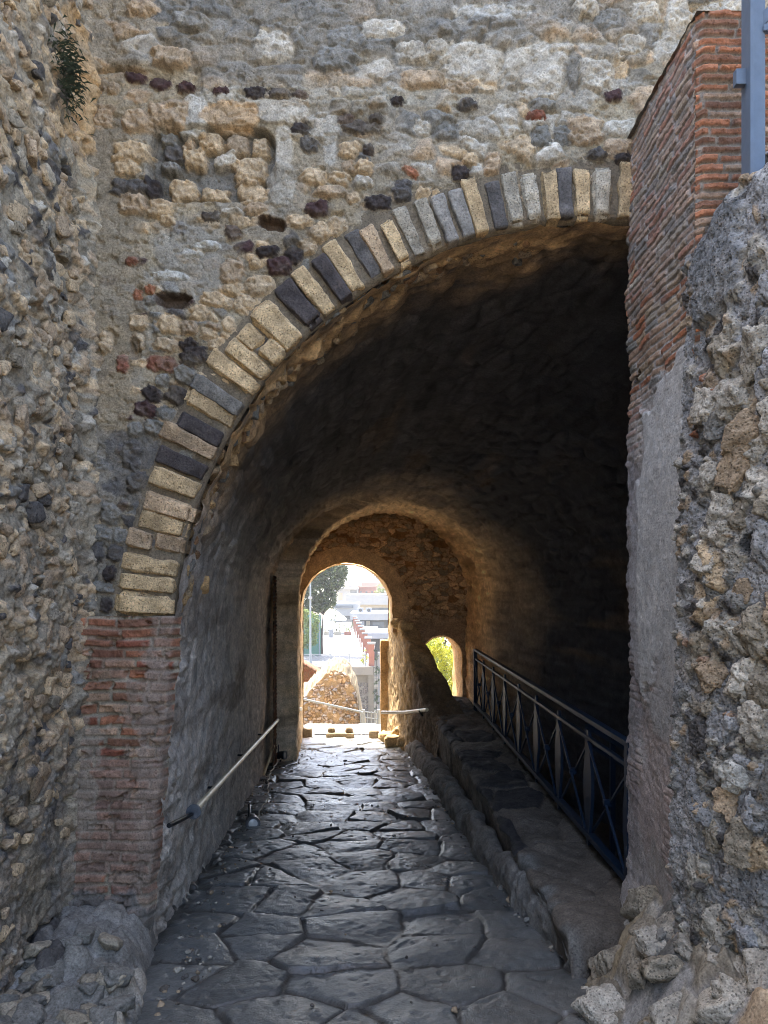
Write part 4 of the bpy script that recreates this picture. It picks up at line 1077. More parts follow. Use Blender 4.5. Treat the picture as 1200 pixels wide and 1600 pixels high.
sweep('wall_body', div_prof, 9.6, 12.9, 0.014, 200, div_col, M_FAR, 0.05, 5.0, 25, dv_)
for k, (x, y, z, s_) in enumerate([(0.14, 11.75, -2.42, .14), (0.30, 11.45, -2.36, .12), (0.05, 12.2, -2.44, .12), (0.22, 11.9, -2.3, .1)]):
    block('foot_stone', (s_, s_ * .9, s_ * .7), lambda p, x=x, y=y, z=z: p + np.array((x, y, z)), (186, 158, 112), M_FAR, dv_, n=10, b=0.07, amp=0.05, freq=9, seed=700 + k)
for k, (x, y, z, s_) in enumerate([(0.22, 11.9, -0.62, .08), (0.36, 11.75, -0.66, .10), (0.5, 11.9, -0.72, .07)]):
    block('top_stone', (s_, s_ * .9, s_ * .7), lambda p, x=x, y=y, z=z: p + np.array((x, y, z)), (190, 164, 120), M_FAR, dv_, n=10, b=0.05, amp=0.04, freq=12, seed=720 + k)

# ================================================================== left footing of rubble
us = np.arange(-1.85, -0.86, 0.0085); vs = np.arange(2.3, 4.2, 0.0085); U, V = np.meshgrid(us, vs)
lf_ = Field(U, V, s2l((142, 139, 132))); lf_.grain(0.3, 0.04, 3); lf_.grain(0.06, 0.014, 4)
lf_.rubble(0.15, 0.23, ['grey', 'grey', 'dgrey', 'mortard', 'grey', 'pale'], 0.85, 0.045, 61, warp=0.35, gap=(0.05, 0.22), dome=0.7)
lf_.patch(-1.35, 4.0, 0.35, 0.3, (140, 135, 126), 0.7, 0.02, 0.5, 9, flat=0.5)
lf_.C *= 0.95
lf_.grain(0.02, 0.008, 7); lf_.tint(0.3, 0.2, 8); lf_.tint(0.03, 0.16, 9)
xe = -1.03 - 0.17 * smooth(3.2, 4.1, V) + 0.04 * fbm(V * 5, V * 0, 3, 5)
zz = road_z(V) - 0.15 + (0.17 + 0.02 * lf_.H / 0.05) * smooth(0.02, -0.05, U - xe) + 0.07 * smooth(0.0, -0.35, U - xe) + 0.11 * smooth(3.3, 4.05, V) * smooth(0.0, -0.15, U - xe) + lf_.H * smooth(0.03, -0.08, U - xe)
grid_mesh('stone_footing', np.stack([U, V, zz - 0.02], -1), lf_.C, M_MAS, lw)
items = []; rs_ = random.Random(6)
for k in range(80):
    V_ = rs_.uniform(2.45, 3.7); U_ = float(np.interp(V_, [3.2, 4.1], [-1.03, -1.2])) - rs_.uniform(0.03, .6)
    i_ = int(np.clip((V_ - 2.3) / .0085, 0, zz.shape[0] - 1)); j_ = int(np.clip((U_ + 1.85) / .0085, 0, zz.shape[1] - 1))
    h_ = rs_.uniform(.03, .06)
    items.append(((U_, V_, float(zz[i_, j_]) - h_ * .5), (h_ * 1.45, h_ * 1.2, h_ * .7), Euler((rs_.gauss(0, .25), rs_.gauss(.15, .25), rs_.uniform(0, 6))), rs_.choice(['grey', 'mortar', 'grey', 'mortar', 'mortarl', 'grey']), 7000 + k))
rocks('footing_stonework', items, M_MAS, lw, n=12, amp=0.08)

# ================================================================== dark iron railing
rl = tag(empty('iron_railing', (1.28, 7.3, -1.72)), 'long dark blue iron railing with diamond shaped balusters along the raised walkway', 'railing')
rY = [4.15 + 0.805 * k for k in range(9)]
rp_ = lambda Y, z: Vector((xrail(Y) + 0.02, Y, zw(Y) + z))
mb = MB(); mb.bar(rp_(4.11, 0.83), rp_(10.62, 0.83), 0.05, 0.03); mb.build('top_rail', M_RAIL, rl, bevel=0.004)
mb = MB(); mb.bar(rp_(4.11, 0.71), rp_(10.62, 0.71), 0.03, 0.022); mb.build('upper_rail', M_RAIL, rl, bevel=0.003)
mb = MB(); mb.bar(rp_(4.11, 0.09), rp_(10.62, 0.09), 0.05, 0.035); mb.build('bottom_rail', M_RAIL, rl, bevel=0.004)
for k, Y in enumerate(rY):
    ax = Vector((xrail(Y + .1) - xrail(Y), 0.1, 0)).normalized()
    c = rp_(Y, 0)
    post = Vector((0, 0, 1))
    mb = MB()
    if k in (0, 8):
        mb.box(rp_(Y, 0.40), (0.05, 0.05, 0.86))
        mb.build('end_post', M_RAIL, rl, bevel=0.003)
    prof = [(-0.018, 0.02), (0.018, 0.02), (0.092, 0.34), (0.092, 0.46), (0.018, 0.76), (-0.018, 0.76), (-0.092, 0.46), (-0.092, 0.34)]
    mb = MB(); mb.prism([c + ax * (a_) + post * b_ + Vector((-0.010, 0, 0)) for a_, b_ in prof], (1, 0, 0), 0.02)
    mb.build('baluster', M_RAIL, rl)
    if k < 8:
        Y2 = rY[k + 1]
        for za, zb2 in ((0.11, 0.69), (0.69, 0.11)):
            mb = MB(); mb.bar(rp_(Y + 0.03, za) + Vector((0.014 if za > zb2 else -0.014, 0, 0)), rp_(Y2 - 0.03, zb2) + Vector((0.014 if za > zb2 else -0.014, 0, 0)), 0.014, 0.014); mb.build('brace', M_RAIL, rl)
        mb = MB(); mb.box(rp_((Y + Y2) / 2, 0.40), (0.05, 0.04, 0.04)); mb.build('boss', M_RAIL, rl, bevel=0.008)

r2 = tag(empty('stair_railing', (1.7, 5.4, -2.45)), 'short dark railing half hidden in the gloom behind the long iron railing', 'railing')
q0 = at(918, 1134, 5.9); q1 = at(1000, 1180, 5.3)
mb = MB(); mb.bar(q0, q1, 0.05, 0.03); mb.bar(q0 - Vector((0, 0, .14)), q1 - Vector((0, 0, .14)), 0.025, 0.02); mb.build('top_rail', M_RAIL, r2, bevel=0.003)
for q in (q0, (q0 + q1) / 2, q1):
    mb = MB(); mb.bar(q - Vector((0, 0, .02)), Vector((q.x, q.y, -2.45)), 0.035, 0.035); mb.build('post', M_RAIL, r2)

# ================================================================== handrail on the left wall
hr = tag(empty('handrail', (-1.2, 6.5, -1.5)), 'pale worn tube handrail sloping down the left passage wall with a black end plate', 'handrail')


def xleft(Y):
    c_, z_, r_ = sect(Y); return float(c_ - r_)


h0 = at(303, 1268, 4.45); h1 = at(434, 1125, 9.75)
mb = MB(); mb.tube([h0 + (h1 - h0) * t_ for t_ in (0, .25, .5, .75, 1)], 0.021, 14); mb.build('tube', M_TUBE, hr, smoothed=True)
mb = MB(); d_ = (h1 - h0).normalized(); mb.tube([h0 - d_ * 0.012, h0 + d_ * 0.004], 0.043, 20); mb.build('end_plate', mat_plain('grey_cast_iron', (78, 82, 88), 0.45, 0.3, 0.25, 60, 0.2), hr, smoothed=True)
mb = MB(); mb.tube([h0 + Vector((-.01, -.02, -.01)), at(285, 1280, 4.22), at(264, 1290, 4.02)], 0.013, 10); mb.build('end_arm', M_BLACK, hr, smoothed=True)
for t_ in (0.2, 0.5, 0.8):
    p = h0 + (h1 - h0) * t_; mb = MB(); mb.tube([p + Vector((0, 0, -.02)), p + Vector((-.03, 0, -.06)), Vector((xleft(p.y) - .12, p.y, p.z - .06))], 0.009, 8); mb.build('bracket', M_BLACK, hr, smoothed=True)
h2o = tag(empty('handrail', (-1.28, 11, -1.8)), 'short stub of pale tube handrail on the lit jamb left of the outer arch', 'handrail')
mb = MB(); mb.tube([at(449, 1110, 10.6), at(460, 1106, 11.2), at(470, 1108, 12.0)], 0.03, 12); mb.build('tube', M_TUBE, h2o, smoothed=True)
mb = MB(); mb.tube([at(449, 1110, 10.6), at(438, 1111, 10.45)], 0.02, 8); mb.build('bracket', M_BLACK, h2o, smoothed=True)
h3 = tag(empty('handrail', (0.45, 10.8, -1.8)), 'pale wooden pole handrail reaching across the face of the dividing wall', 'handrail')
mb = MB(); mb.tube([at(597, 1113, 11.6), at(632, 1113, 11.0), at(667, 1109, 10.1)], 0.024, 12); mb.build('tube', M_TUBE, h3, smoothed=True)
mb = MB(); mb.tube([at(655, 1111, 10.3), at(660, 1118, 10.45)], 0.012, 8); mb.build('bracket', M_BLACK, h3, smoothed=True)
mb = MB(); mb.tube([at(428, 1165, 9.9), at(410, 1217, 9.25)], 0.015, 10)
tag(mb.build('metal_pipe', M_TUBE, smoothed=True), 'thin pale pipe leaning in the dark brick recess of the left wall', 'pipe')

# ================================================================== floor spotlights and their cord


def spot(px, py, Y, s, label, aim):
    c = at(px, py, Y)
    o = tag(empty('floor_spotlight', (c.x, c.y, road_z(Y))), label, 'spotlight', 'floor spotlights along the left wall')
    a_ = Vector(aim).normalized()
    mb = MB(); mb.tube([c + a_ * -.12 * s, c + a_ * -.10 * s, c, c + a_ * .02 * s], [0.035 * s, 0.055 * s, 0.062 * s, 0.062 * s], 20); mb.build('housing', M_BLACK, o, smoothed=True)
    mb = MB(); mb.tube([c + a_ * .02 * s, c + a_ * .035 * s], [0.066 * s, 0.064 * s], 24, caps=False); mb.tube([c + a_ * .035 * s, c + a_ * .026 * s], [0.064 * s, 0.04 * s], 24, caps=False); mb.build('rim', mat_plain('spot_rim', (120, 122, 126), 0.35, 0.6), o, smoothed=True)
    mb = MB(); mb.tube([c + a_ * .024 * s, c + a_ * .03 * s], [0.042 * s, 0.03 * s], 20); mb.build('lens', M_GLASSW, o, smoothed=True)
    mb = MB(); mb.bar(c + Vector((-.03 * s, 0, 0)) - a_ * .05 * s, c + Vector((-.03 * s, 0, .16 * s)) - a_ * .05 * s, 0.012, 0.03); mb.tube([c - a_ * .05 * s, Vector((c.x, c.y, road_z(Y) - .02)) - a_ * .05 * s], 0.015 * s, 8); mb.build('bracket', M_BLACK, o)
    return c


c1 = spot(395, 1286, 6.72, 1.0, 'nearest black floor spotlight with a pale round lens at the left wall foot', (0.25, -1, 0.05))
c2 = spot(443, 1180, 10.3, 0.9, 'middle black floor spotlight at the foot of the lit jamb pillar', (1, -.3, 0.1))
c3 = spot(462, 1159, 11.7, 0.9, 'farthest black floor spotlight just inside the outer arch', (1, -.2, 0.1))
pts = [(401, 1279, 6.8), (409, 1262, 7.2), (418, 1245, 7.6), (420, 1232, 8.0), (418, 1215, 8.6), (423, 1203, 9.1), (428, 1192, 9.6), (438, 1182, 10.2), (447, 1178, 10.5), (455, 1167, 11.2), (462, 1160, 11.7), (466, 1148, 12.4)]
P3 = []
for x, y, Y in pts:
    p = at(x, y, Y); p.z = max(road_z(Y) + 0.012, min(p.z, road_z(Y) + 0.03)); P3.append(p)
fine_pts = []
for i in range(len(P3) - 1):
    for k in range(4):
        t_ = k / 4; p = P3[i].lerp(P3[i + 1], t_); p.x += 0.012 * math.sin(i * 3.1 + k * 1.7); p.z += 0.004 * math.sin(i * 5 + k * 2); fine_pts.append(p)
mb = MB(); mb.tube(fine_pts + [P3[-1]], 0.007, 6)
tag(mb.build('power_cord', M_CORD, smoothed=True), 'thin dirty white cord winding along the floor between the spotlights', 'cord')

# grit and small loose stones along the foot of the walls and in the joints
random.seed(41); items = []
for k in range(420):
    Y_ = 2.9 + 8.6 * random.random() ** 1.6
    if random.random() < 0.6: X_ = xleft(max(Y_, 4.1)) + 0.02 + abs(random.gauss(0, .10)) if Y_ > 4.1 else -1.02 + abs(random.gauss(0, .08))
    elif random.random() < 0.5: X_ = float(np.interp(Y_, RE[:, 0], RE[:, 1])) - abs(random.gauss(0, .04))
    else: X_ = random.uniform(-1.1, .8)
    h_ = random.uniform(.004, .013) * (1.7 if random.random() < .12 else 1)
    items.append(((X_, Y_, road_z(Y_) - .022 + h_ * .5), (h_ * 1.3, h_, h_ * .8), Euler((random.gauss(0, .3), random.gauss(0, .3), random.uniform(0, 6))), random.choice(['grey', 'mortard', 'tan2', 'dgrey', 'pale']), 8000 + k))
tag(rocks('loose_grit', items, M_MAS, None, n=3), kind='stuff')

# ================================================================== beyond the gate
M_WALLG = mat_plain('grey_render', (106, 100, 88), 0.9, 0, 0.2, 2.5, 0.3)
M_WHITE = mat_plain('white_render', (150, 150, 148), 0.8, 0, 0.06, 1.5, 0.05)
M_GREYB = mat_plain('grey_building_render', (150, 152, 156), 0.8, 0, 0.1, 1.5, 0.05)
M_ORANGE = mat_plain('orange_render', (148, 98, 80), 0.85, 0, 0.12, 2, 0.1)
M_CREAM = mat_plain('cream_render', (160, 150, 130), 0.85, 0, 0.1, 2, 0.1)
M_ROOFG = mat_plain('roof_gravel', (128, 128, 126), 0.9, 0, 0.12, 3, 0.1)
M_GLASS = mat_plain('window_glass', (84, 92, 98), 0.12, 0, 0.1, 3, 0.0, 0.6)
M_DARKIN = mat_plain('dark_shade_grey', (70, 70, 68), 0.8, 0, 0.2, 3, 0.1)  # shade under the roof slabs put into a dark colour; also the fans
M_CANVAS = mat_plain('white_canvas', (186, 186, 184), 0.75, 0, 0.04, 3, 0.05)
M_IRON = mat_plain('grey_galvanised_steel', (140, 146, 150), 0.5, 0.3, 0.1, 12, 0.05)
M_POLE = mat_plain('dark_bark', (62, 52, 44), 0.9, 0, 0.3, 8, 0.5)
M_NET = mat_plain('green_mesh_screen', (84, 122, 106), 0.8, 0, 0.12, 10, 0.1)
M_PAVE = mat_plain('pale_terrace_paving', (104, 103, 101), 0.85, 0, 0.12, 0.8, 0.1)
M_SOIL = mat_plain('dry_soil', (150, 128, 98), 0.95, 0, 0.25, 0.6, 0.4)
M_REDB = mat_plain('red_brick_remnant', (128, 74, 54), 0.9, 0, 0.35, 7, 0.5)
LEAF_D = mat_leaf('dark_tree_leaf', (52, 66, 42), (92, 104, 66))
LEAF_Y = mat_leaf('yellow_green_leaf', (128, 138, 44), (190, 186, 66))
LEAF_L = mat_leaf('light_tree_leaf', (92, 112, 62), (136, 150, 86))

# ground: one sheet to the horizon
ux = np.concatenate([-np.geomspace(3000, 30, 24), np.linspace(-28, 28, 57), np.geomspace(30, 3000, 24)])
vy = np.concatenate([-np.geomspace(400, 5, 12), np.linspace(-4, 12.5, 34), np.linspace(12.8, 20, 60), np.linspace(20.5, 60, 40), np.geomspace(62, 4000, 40)])
U, V = np.meshgrid(ux, vy)
zg = np.where(V < 12.9, -1.6 - 0.075 * V - 0.16, np.interp(V, [12.9, 14.2, 18, 24, 58, 70, 4000], [-2.70, -2.80, -3.6, -6.0, -11.5, -12.0, -14.0]))
zg = np.where(V < 0, -1.76 - 0.02 * V, zg)
pit = (U > 1.15) & (U < 4) & (V > 3.8) & (V < 12.2); zg = np.where(pit, -2.6, zg)
zg = zg + 0.05 * fbm(U / 3, V / 3, 3, 4) * ((V > 13.5) | (np.abs(U) > 2.5))
m_, nt_, b_ = new_mat('earth'); tc_ = N(nt_, 'ShaderNodeTexCoord'); n_ = N(nt_, 'ShaderNodeTexNoise', Scale=0.7, Detail=8.0); nt_.links.new(tc_.outputs['Object'], n_.inputs['Vector'])
r_ = N(nt_, 'ShaderNodeValToRGB'); r_.color_ramp.elements[0].position = .35; r_.color_ramp.elements[1].position = .65
r_.color_ramp.elements[0].color = (*s2l((112, 102, 84)), 1); r_.color_ramp.elements[1].color = (*s2l((160, 146, 118)), 1)
nt_.links.new(n_.outputs['Fac'], r_.inputs['Fac']); nt_.links.new(r_.outputs['Color'], b_.inputs['Base Color']); b_.inputs['Roughness'].default_value = .95
tag(grid_mesh('ground', np.stack([U, V, zg], -1), np.ones(U.shape + (3,)) * .3, m_), kind='structure')

# pavement outside the arch and behind the viewer
us = np.arange(-2.2, 1.6, 0.03); vs = np.arange(13.15, 15.2, 0.03); U, V = np.meshgrid(us, vs)
f1, f2, cid, ox, oy = voronoi(U / .5 + .1 * fbm(U * 2, V * 2, 3, 1), V / .5, 9)
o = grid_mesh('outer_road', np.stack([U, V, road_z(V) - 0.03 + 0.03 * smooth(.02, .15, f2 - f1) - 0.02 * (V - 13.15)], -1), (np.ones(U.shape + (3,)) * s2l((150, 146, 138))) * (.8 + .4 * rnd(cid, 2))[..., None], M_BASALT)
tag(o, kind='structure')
us = np.arange(-1.9, 1.9, 0.04); vs = np.arange(-3.0, 2.32, 0.04); U, V = np.meshgrid(us, vs)
f1, f2, cid, ox, oy = voronoi(U / .55 + .1 * fbm(U * 2, V * 2, 3, 1), V / .55, 9)
o = grid_mesh('upper_road', np.stack([U, V, road_z(V) - 0.03 + 0.03 * smooth(.02, .15, f2 - f1)], -1), (np.ones(U.shape + (3,)) * s2l((92, 92, 94))) * (.8 + .4 * rnd(cid, 2))[..., None], M_BASALT)
tag(o, kind='structure')

# low stones standing in the light just outside the arch
YS = 12.95
for (x0, x1, y0, y1, lab, n_) in ((470, 488, 1139, 1153, 'small square stone block at the left foot of the lit arch', 'kerb_block'),
                              (577, 591, 1143, 1155, 'small stone block at the right foot of the lit arch', 'kerb_block')):
    c = at((x0 + x1) / 2, (y0 + y1) / 2, YS); w = (x1 - x0) / F * YS / 2; h = (y1 - y0) / F * YS / 2 + .02
    o = block(n_, (w, .09, h), lambda p, c=c: p + np.array(c), (136, 120, 96), M_FAR, n=10, b=.03, amp=.015, freq=9, seed=x0)
    tag(o, lab, 'stone')
st = tag(empty('stone_barrier', tuple(at(532, 1152, 12.95))), 'wide low stone block with two round knobs in the lit arch', 'stone')
c = at(532, 1149, 12.95); block('slab', (.235, .12, .06), lambda p, c=c: p + np.array(c), (146, 130, 104), M_FAR, st, n=12, b=.03, amp=.015, freq=9, seed=3)
for x in (518, 546):
    c = at(x, 1141, 12.95); block('knob', (.06, .07, .045), lambda p, c=c: p + np.array(c), (120, 104, 80), M_FAR, st, n=10, b=.045, amp=.012, freq=9, seed=x)

# ruined golden wall with a crest sloping both ways
YR = 16.5
rwall = tag(empty('ruined_wall', tuple(at(520, 1145, YR))), 'golden ruined rubble wall with a peaked ragged crest below the terrace', 'wall')
us = np.arange(440, 572, 0.6); ts = np.linspace(0, 1, 160)
U, T = np.meshgrid(us, ts)
crest = np.interp(U, [440, 474, 492, 508, 522, 535, 545, 556, 566, 572], [1100, 1089, 1072, 1054, 1047, 1049, 1058, 1082, 1132, 1150]) + 2 * fbm(U / 6, U * 0, 4, 3)
Vv = crest + (1175 - crest) * T
fr = Field(U, Vv, s2l((168, 142, 102))); fr.grain(20, .05, 1); fr.rubble(6.5, 5, ['tan', 'tan2', 'pale', 'tan', 'ochre'], 0.75, .07, 6, warp=.5)
fr.C = fr.C * np.array([1.0, 1.1, 1.5])
fr.tint(20, .2, 5)
K = YR / F
P = np.stack([(U - HX) * K, YR - fr.H, (HY - Vv) * K], -1)
back = P[::-1][:0]
# thick ragged top: fold the crest back and down behind
tb = np.linspace(0, 1, 26)[::-1][:-1]
top = np.stack([P[0] + np.array([0, 1, 0]) * (0.9 * t) + np.array([0, 0, 1]) * (0.22 * math.sin(t * 2.6)) + np.array([0, 0, 1]) * 0.06 * fbm(us / 4, us * 0 + t * 6, 3, 9)[:, None] for t in tb])
P = np.concatenate([top, P]); Cc = np.concatenate([np.ones(top.shape) * s2l((138, 128, 108)), fr.C])
grid_mesh('wall_body', P, Cc, M_FAR, rwall)
# red brick remnant at its left
K2 = 18.5
us = np.arange(455, 512, .8); ts = np.linspace(0, 1, 60); U, T = np.meshgrid(us, ts)
crest = np.interp(U, [455, 470, 480, 495, 507, 512], [1030, 1035, 1040, 1049, 1056, 1062]); Vv = crest + (1130 - crest) * T
fb_ = Field(U, Vv, PAL['mortard']); fb_.bricks(2.2, 7, ['brickd', 'red', 'brickd'], h=.02, seed=4); k = K2 / F
P = np.stack([(U - HX) * k, K2 - fb_.H, (HY - Vv) * k], -1)
tp = np.stack([P[0] + np.array([0, .5 * t, .03 * t]) for t in (1, .5)]); P = np.concatenate([tp, P]); Cc = np.concatenate([np.ones(tp.shape) * PAL['brickd'], fb_.C])
tag(grid_mesh('brick_wall', P, Cc, M_BRICK), 'broken red brick wall stump just left of the golden ruined wall', 'wall')

# outside handrail and small gate
oh = tag(empty('stair_handrail', tuple(at(520, 1140, 15.6))), 'thin grey metal handrail descending in front of the golden ruined wall', 'handrail')
a0, a1 = at(468, 1091, 15.4), at(567, 1113, 15.9)
mb = MB(); mb.tube([a0, a1], .022, 8); mb.build('rail', M_IRON, oh, smoothed=True)
for t_ in (0.02, .98):
    p = a0.lerp(a1, t_); mb = MB(); mb.tube([p, p - Vector((0, 0, 1.0))], .03, 8); mb.build('post', M_IRON, oh, smoothed=True)
og = tag(empty('metal_gate', tuple(at(580, 1142, 16.2))), 'low grey metal gate of square wire mesh at the foot of the ruined wall', 'gate')
for x in (568, 592):
    mb = MB(); mb.tube([at(x, 1150, 16.2), at(x, 1109, 16.2)], .035, 8); mb.build('post', M_IRON, og, smoothed=True)
mb = MB()
for y in (1112, 1121, 1131, 1141): mb.tube([at(568, y, 16.2), at(592, y + 3, 16.2)], .012, 6)
for x in (574, 580, 586): mb.tube([at(x, 1145, 16.2), at(x, 1112, 16.2)], .012, 6)
mb.build('wire_mesh', M_IRON, og)

# terrace with its retaining wall
YT = 60.0; ZT = at(0, 1041, YT).z
tr = MB(); tr.box(((-22 - 0.95) / 2, YT + 34, ZT - .25), (21.05, 68, .5)); o = tr.build('terrace', M_PAVE); tag(o, kind='structure')
rt = tag(empty('retaining_wall', (-5, YT, -11.5)), 'grey retaining wall with a concrete coping and a panel of dark stonework under the terrace', 'wall')
mb = MB(); mb.box((-11.4, YT + .25, (ZT - 13) / 2 - .5), (21.0, .6, abs(-13 - ZT) + .2)); mb.build('wall_body', M_WALLG, rt)
c0 = at(520, 1046, YT - .12)
mb = MB(); mb.box((-11.4, YT - .15, ZT - .33), (21.1, .5, .62)); mb.build('coping', mat_plain('concrete_coping', (120, 114, 104), .9, 0, .1, 2, .1), rt, bevel=.02)
us = np.arange(545, 578, .35); vs = np.arange(1067, 1150, .35); U, V = np.meshgrid(us, vs)
ps = Field(U, V, s2l((124, 118, 108))); ps.rubble(3.6, 3.4, ['dgrey', 'dgrey', 'grey'], 1.0, .05, 5, gap=(.12, .2)); K = (YT - .1) / F
grid_mesh('stone_panel', np.stack([(U - HX) * K, YT - .1 - ps.H, (HY - V) * K], -1), ps.C, M_FAR, rt)
p_ = at(580, 1090, YT - .2); mb = MB(); mb.box((p_.x, YT - .1, (ZT - 13) / 2), (.45, .5, abs(ZT + 13))); mb.build('buttress', M_WALLG, rt)

fe = tag(empty('terrace_fence', (-5, YT + .3, ZT)), 'low light metal fence with crossed wires along the terrace edge', 'fence')
fx = [at(x, 1030, YT + .3).x for x in (452, 470, 487, 516, 546, 571)]
zf = ZT + .9
mb = MB(); mb.bar((fx[0], YT + .3, zf), (fx[-1], YT + .3, zf), .05, .05); mb.build('top_rail', M_IRON, fe)
mb = MB(); mb.bar((fx[0], YT + .3, ZT + .12), (fx[-1], YT + .3, ZT + .12), .04, .04); mb.build('bottom_rail', M_IRON, fe)
for x in fx:
    mb = MB(); mb.bar((x, YT + .3, ZT - .02), (x, YT + .3, zf + .06), .07, .07, up=(0, 1, 0)); mb.build('post', M_IRON, fe)
for a_, b_x in zip(fx[:-1], fx[1:]):
    mb = MB(); mb.bar((a_, YT + .3, ZT + .1), (b_x, YT + .3, zf), .025, .025); mb.bar((a_, YT + .32, zf), (b_x, YT + .32, ZT + .1), .025, .025); mb.build('brace', M_IRON, fe)

# row of orange pillars with white caps
pil = empty('brick_pillar', (0, 0, 0)); pil['local'] = 1
mb = MB(); mb.box((0, 0, .85), (.46, .46, 1.7)); mb.build('shaft', M_ORANGE, pil, bevel=.02)
mb = MB(); mb.box((0, 0, 1.775), (.62, .62, .15)); mb.build('cap', M_WHITE, pil, bevel=.03)
ordn = ['nearest', 'second', 'third', 'fourth', 'fifth', 'sixth', 'seventh', 'eighth', 'farthest']
for k in range(9):
    Y = YT + .35 + 6.0 * k; x = -1.0 - (Y - YT) * .066 + .04
    if k == 0: o = pil
    else:
        o = pil.copy(); COL.objects.link(o)
        for ch in list(pil.children):
            c_ = ch.copy(); COL.objects.link(c_); c_.parent = o
    o.location = (x, Y, ZT)
    tag(o, f'{ordn[k]} orange pillar with a white cap in the row along the terrace' if k not in (0, 8) else f'{ordn[k]} orange pillar with a white cap at the {"terrace corner" if k == 0 else "end of the terrace row"}', 'pillar', 'orange pillars along the terrace edge')
lwall = MB(); lwall.bar((-1.0, YT + .35, ZT + .22), (-1.0 - 48 * .066, YT + 48.35, ZT + .22), .22, .45)
tag(lwall.build('parapet', M_WHITE), 'low white parapet wall running between the orange pillars', 'wall')

# lamp post
lp = at(485, 1026, 62)
lo = tag(empty('street_lamp', (lp.x, lp.y, ZT)), 'tall pale grey lamp post with a white box before the dark tree', 'lamp')
mb = MB(); mb.tube([(lp.x, lp.y, ZT), (lp.x, lp.y, at(0, 904, 62).z)], [.09, .06], 10); mb.build('pole', M_IRON, lo, smoothed=True)
bz = at(0, 934, 62).z; mb = MB(); mb.box((lp.x, lp.y - .1, bz), (.3, .2, .2)); mb.build('control_box', M_WHITE, lo, bevel=.02)
tz_ = at(0, 904, 62).z; mb = MB(); mb.box((lp.x - .1, lp.y - .1, tz_), (.34, .24, .1)); mb.build('lamp_head', M_WHITE, lo, bevel=.03)


def crown_mesh(name, mat, parent, blobs, nleaf, size, seed):
    rs = np.random.RandomState(seed); V = []; Fc = []
    for (c, r) in blobs:
        c = np.array(c); r = np.array(r)
        nclump = max(6, int(nleaf / 26))
        for _ in range(nclump):
            d = rs.normal(size=3); d /= np.linalg.norm(d); cc = c + d * r * (rs.uniform(.35, 1.0) ** .6)
            for _k in range(26):
                p = cc + rs.normal(size=3) * r.mean() * .13
                a_ = rs.normal(size=3); a_ /= np.linalg.norm(a_); b2 = np.cross(a_, rs.normal(size=3)); b2 /= np.linalg.norm(b2)
                s_ = size * rs.uniform(.5, 1.3); i = len(V)
                V += [p - a_ * s_, p + b2 * s_ * .5, p + a_ * s_, p - b2 * s_ * .5]; Fc.append((i, i + 1, i + 2, i + 3))
    return link(name, raw_mesh(name, np.array(V), np.array(Fc), None, False), mat, parent)


def tree(name, base, trunk_pts, rad, blobs, n, size, mat, label, seed, cat='tree', group=None):
    o = tag(empty(name, base), label, cat, group)
    if trunk_pts:
        mb = MB()
        for tp_ in trunk_pts: mb.tube(tp_, [rad * (1 - .55 * i / (len(tp_) - 1)) for i in range(len(tp_))], 8)
        mb.build('trunk', M_POLE, o, smoothed=True)
    crown_mesh('crown', mat, o, blobs, n, size, seed)
    return o


Y = 70
b0 = at(503, 1012, Y); b0.z = ZT; t0 = at(504, 940, Y)
tree('pine_tree', tuple(b0), [[b0, at(503, 985, Y), at(505, 955, Y), at(500, 920, Y)], [at(504, 960, Y), at(520, 930, Y)], [at(504, 958, Y), at(485, 930, Y)]], .13,
     [(at(500, 918, Y), (1.5, 1.3, 1.6)), (at(480, 925, Y), (1.4, 1.3, 1.6)), (at(518, 905, Y), (1.2, 1.1, 1.3)), (at(530, 893, Y), (.8, .8, .9)), (at(470, 915, Y), (1.3, 1.2, 1.6)), (at(505, 893, Y), (1.3, 1.2, 1.0)), (at(490, 948, Y), (1.3, 1.0, .6)), (at(512, 938, Y), (.9, .9, .8)), (at(455, 930, Y), (1.5, 1.2, 1.8)), (at(485, 885, Y), (1.5, 1.2, 1.2))],
     1900, .13, LEAF_D, 'large dark green tree with a thin dark trunk on the left of the terrace', 4)
Y = 66
b1 = at(484, 1010, Y)
mb = MB(); mb.box((at(482, 0, Y + 1).x - .6, Y + 1.6, ZT + .98), (.06, 5.0, 1.96)); 
ns = tag(empty('mesh_screen', (at(497, 0, 68).x, 68, ZT)), 'green mesh screen panel standing behind the yellow green shrub', 'fence')
mb = MB(); mb.box((at(488, 0, 69).x, 69, (at(0, 960, 69).z + ZT) / 2), ((499 - 472) / F * 69, .05, at(0, 960, 69).z - ZT)); mb.build('net', M_NET, ns)
for x in (474, 499):
    p = at(x, 960, 69); mb = MB(); mb.tube([(p.x, 68.95, ZT), (p.x, 68.95, p.z + .05)], .05, 6); mb.build('post', M_IRON, ns)
tree('shrub', (b1.x, Y, ZT), [[Vector((b1.x, Y, ZT)), at(482, 985, Y)]], .05, [(at(480, 980, Y), (1.0, .8, 1.4)), (at(489, 972, Y), (.6, .6, .9)), (at(486, 995, Y), (.6, .6, .8)), (at(473, 965, Y), (.7, .6, .9)), (at(476, 1000, Y), (.6, .6, .8))], 800, .10, LEAF_L, 'bushy yellow green shrub beside the lamp post', 6, 'shrub')
p = at(568, 1030, 61.5)
tree('shrub', (p.x, 61.5, ZT), [[Vector((p.x, 61.5, ZT)), Vector((p.x, 61.5, ZT + .6))]], .03, [(at(570, 1026, 61.5), (.28, .3, .8)), (at(568, 1036, 61.5), (.25, .3, .4))], 160, .06, LEAF_Y, 'small leafy plant against the nearest orange pillar', 7, 'shrub')
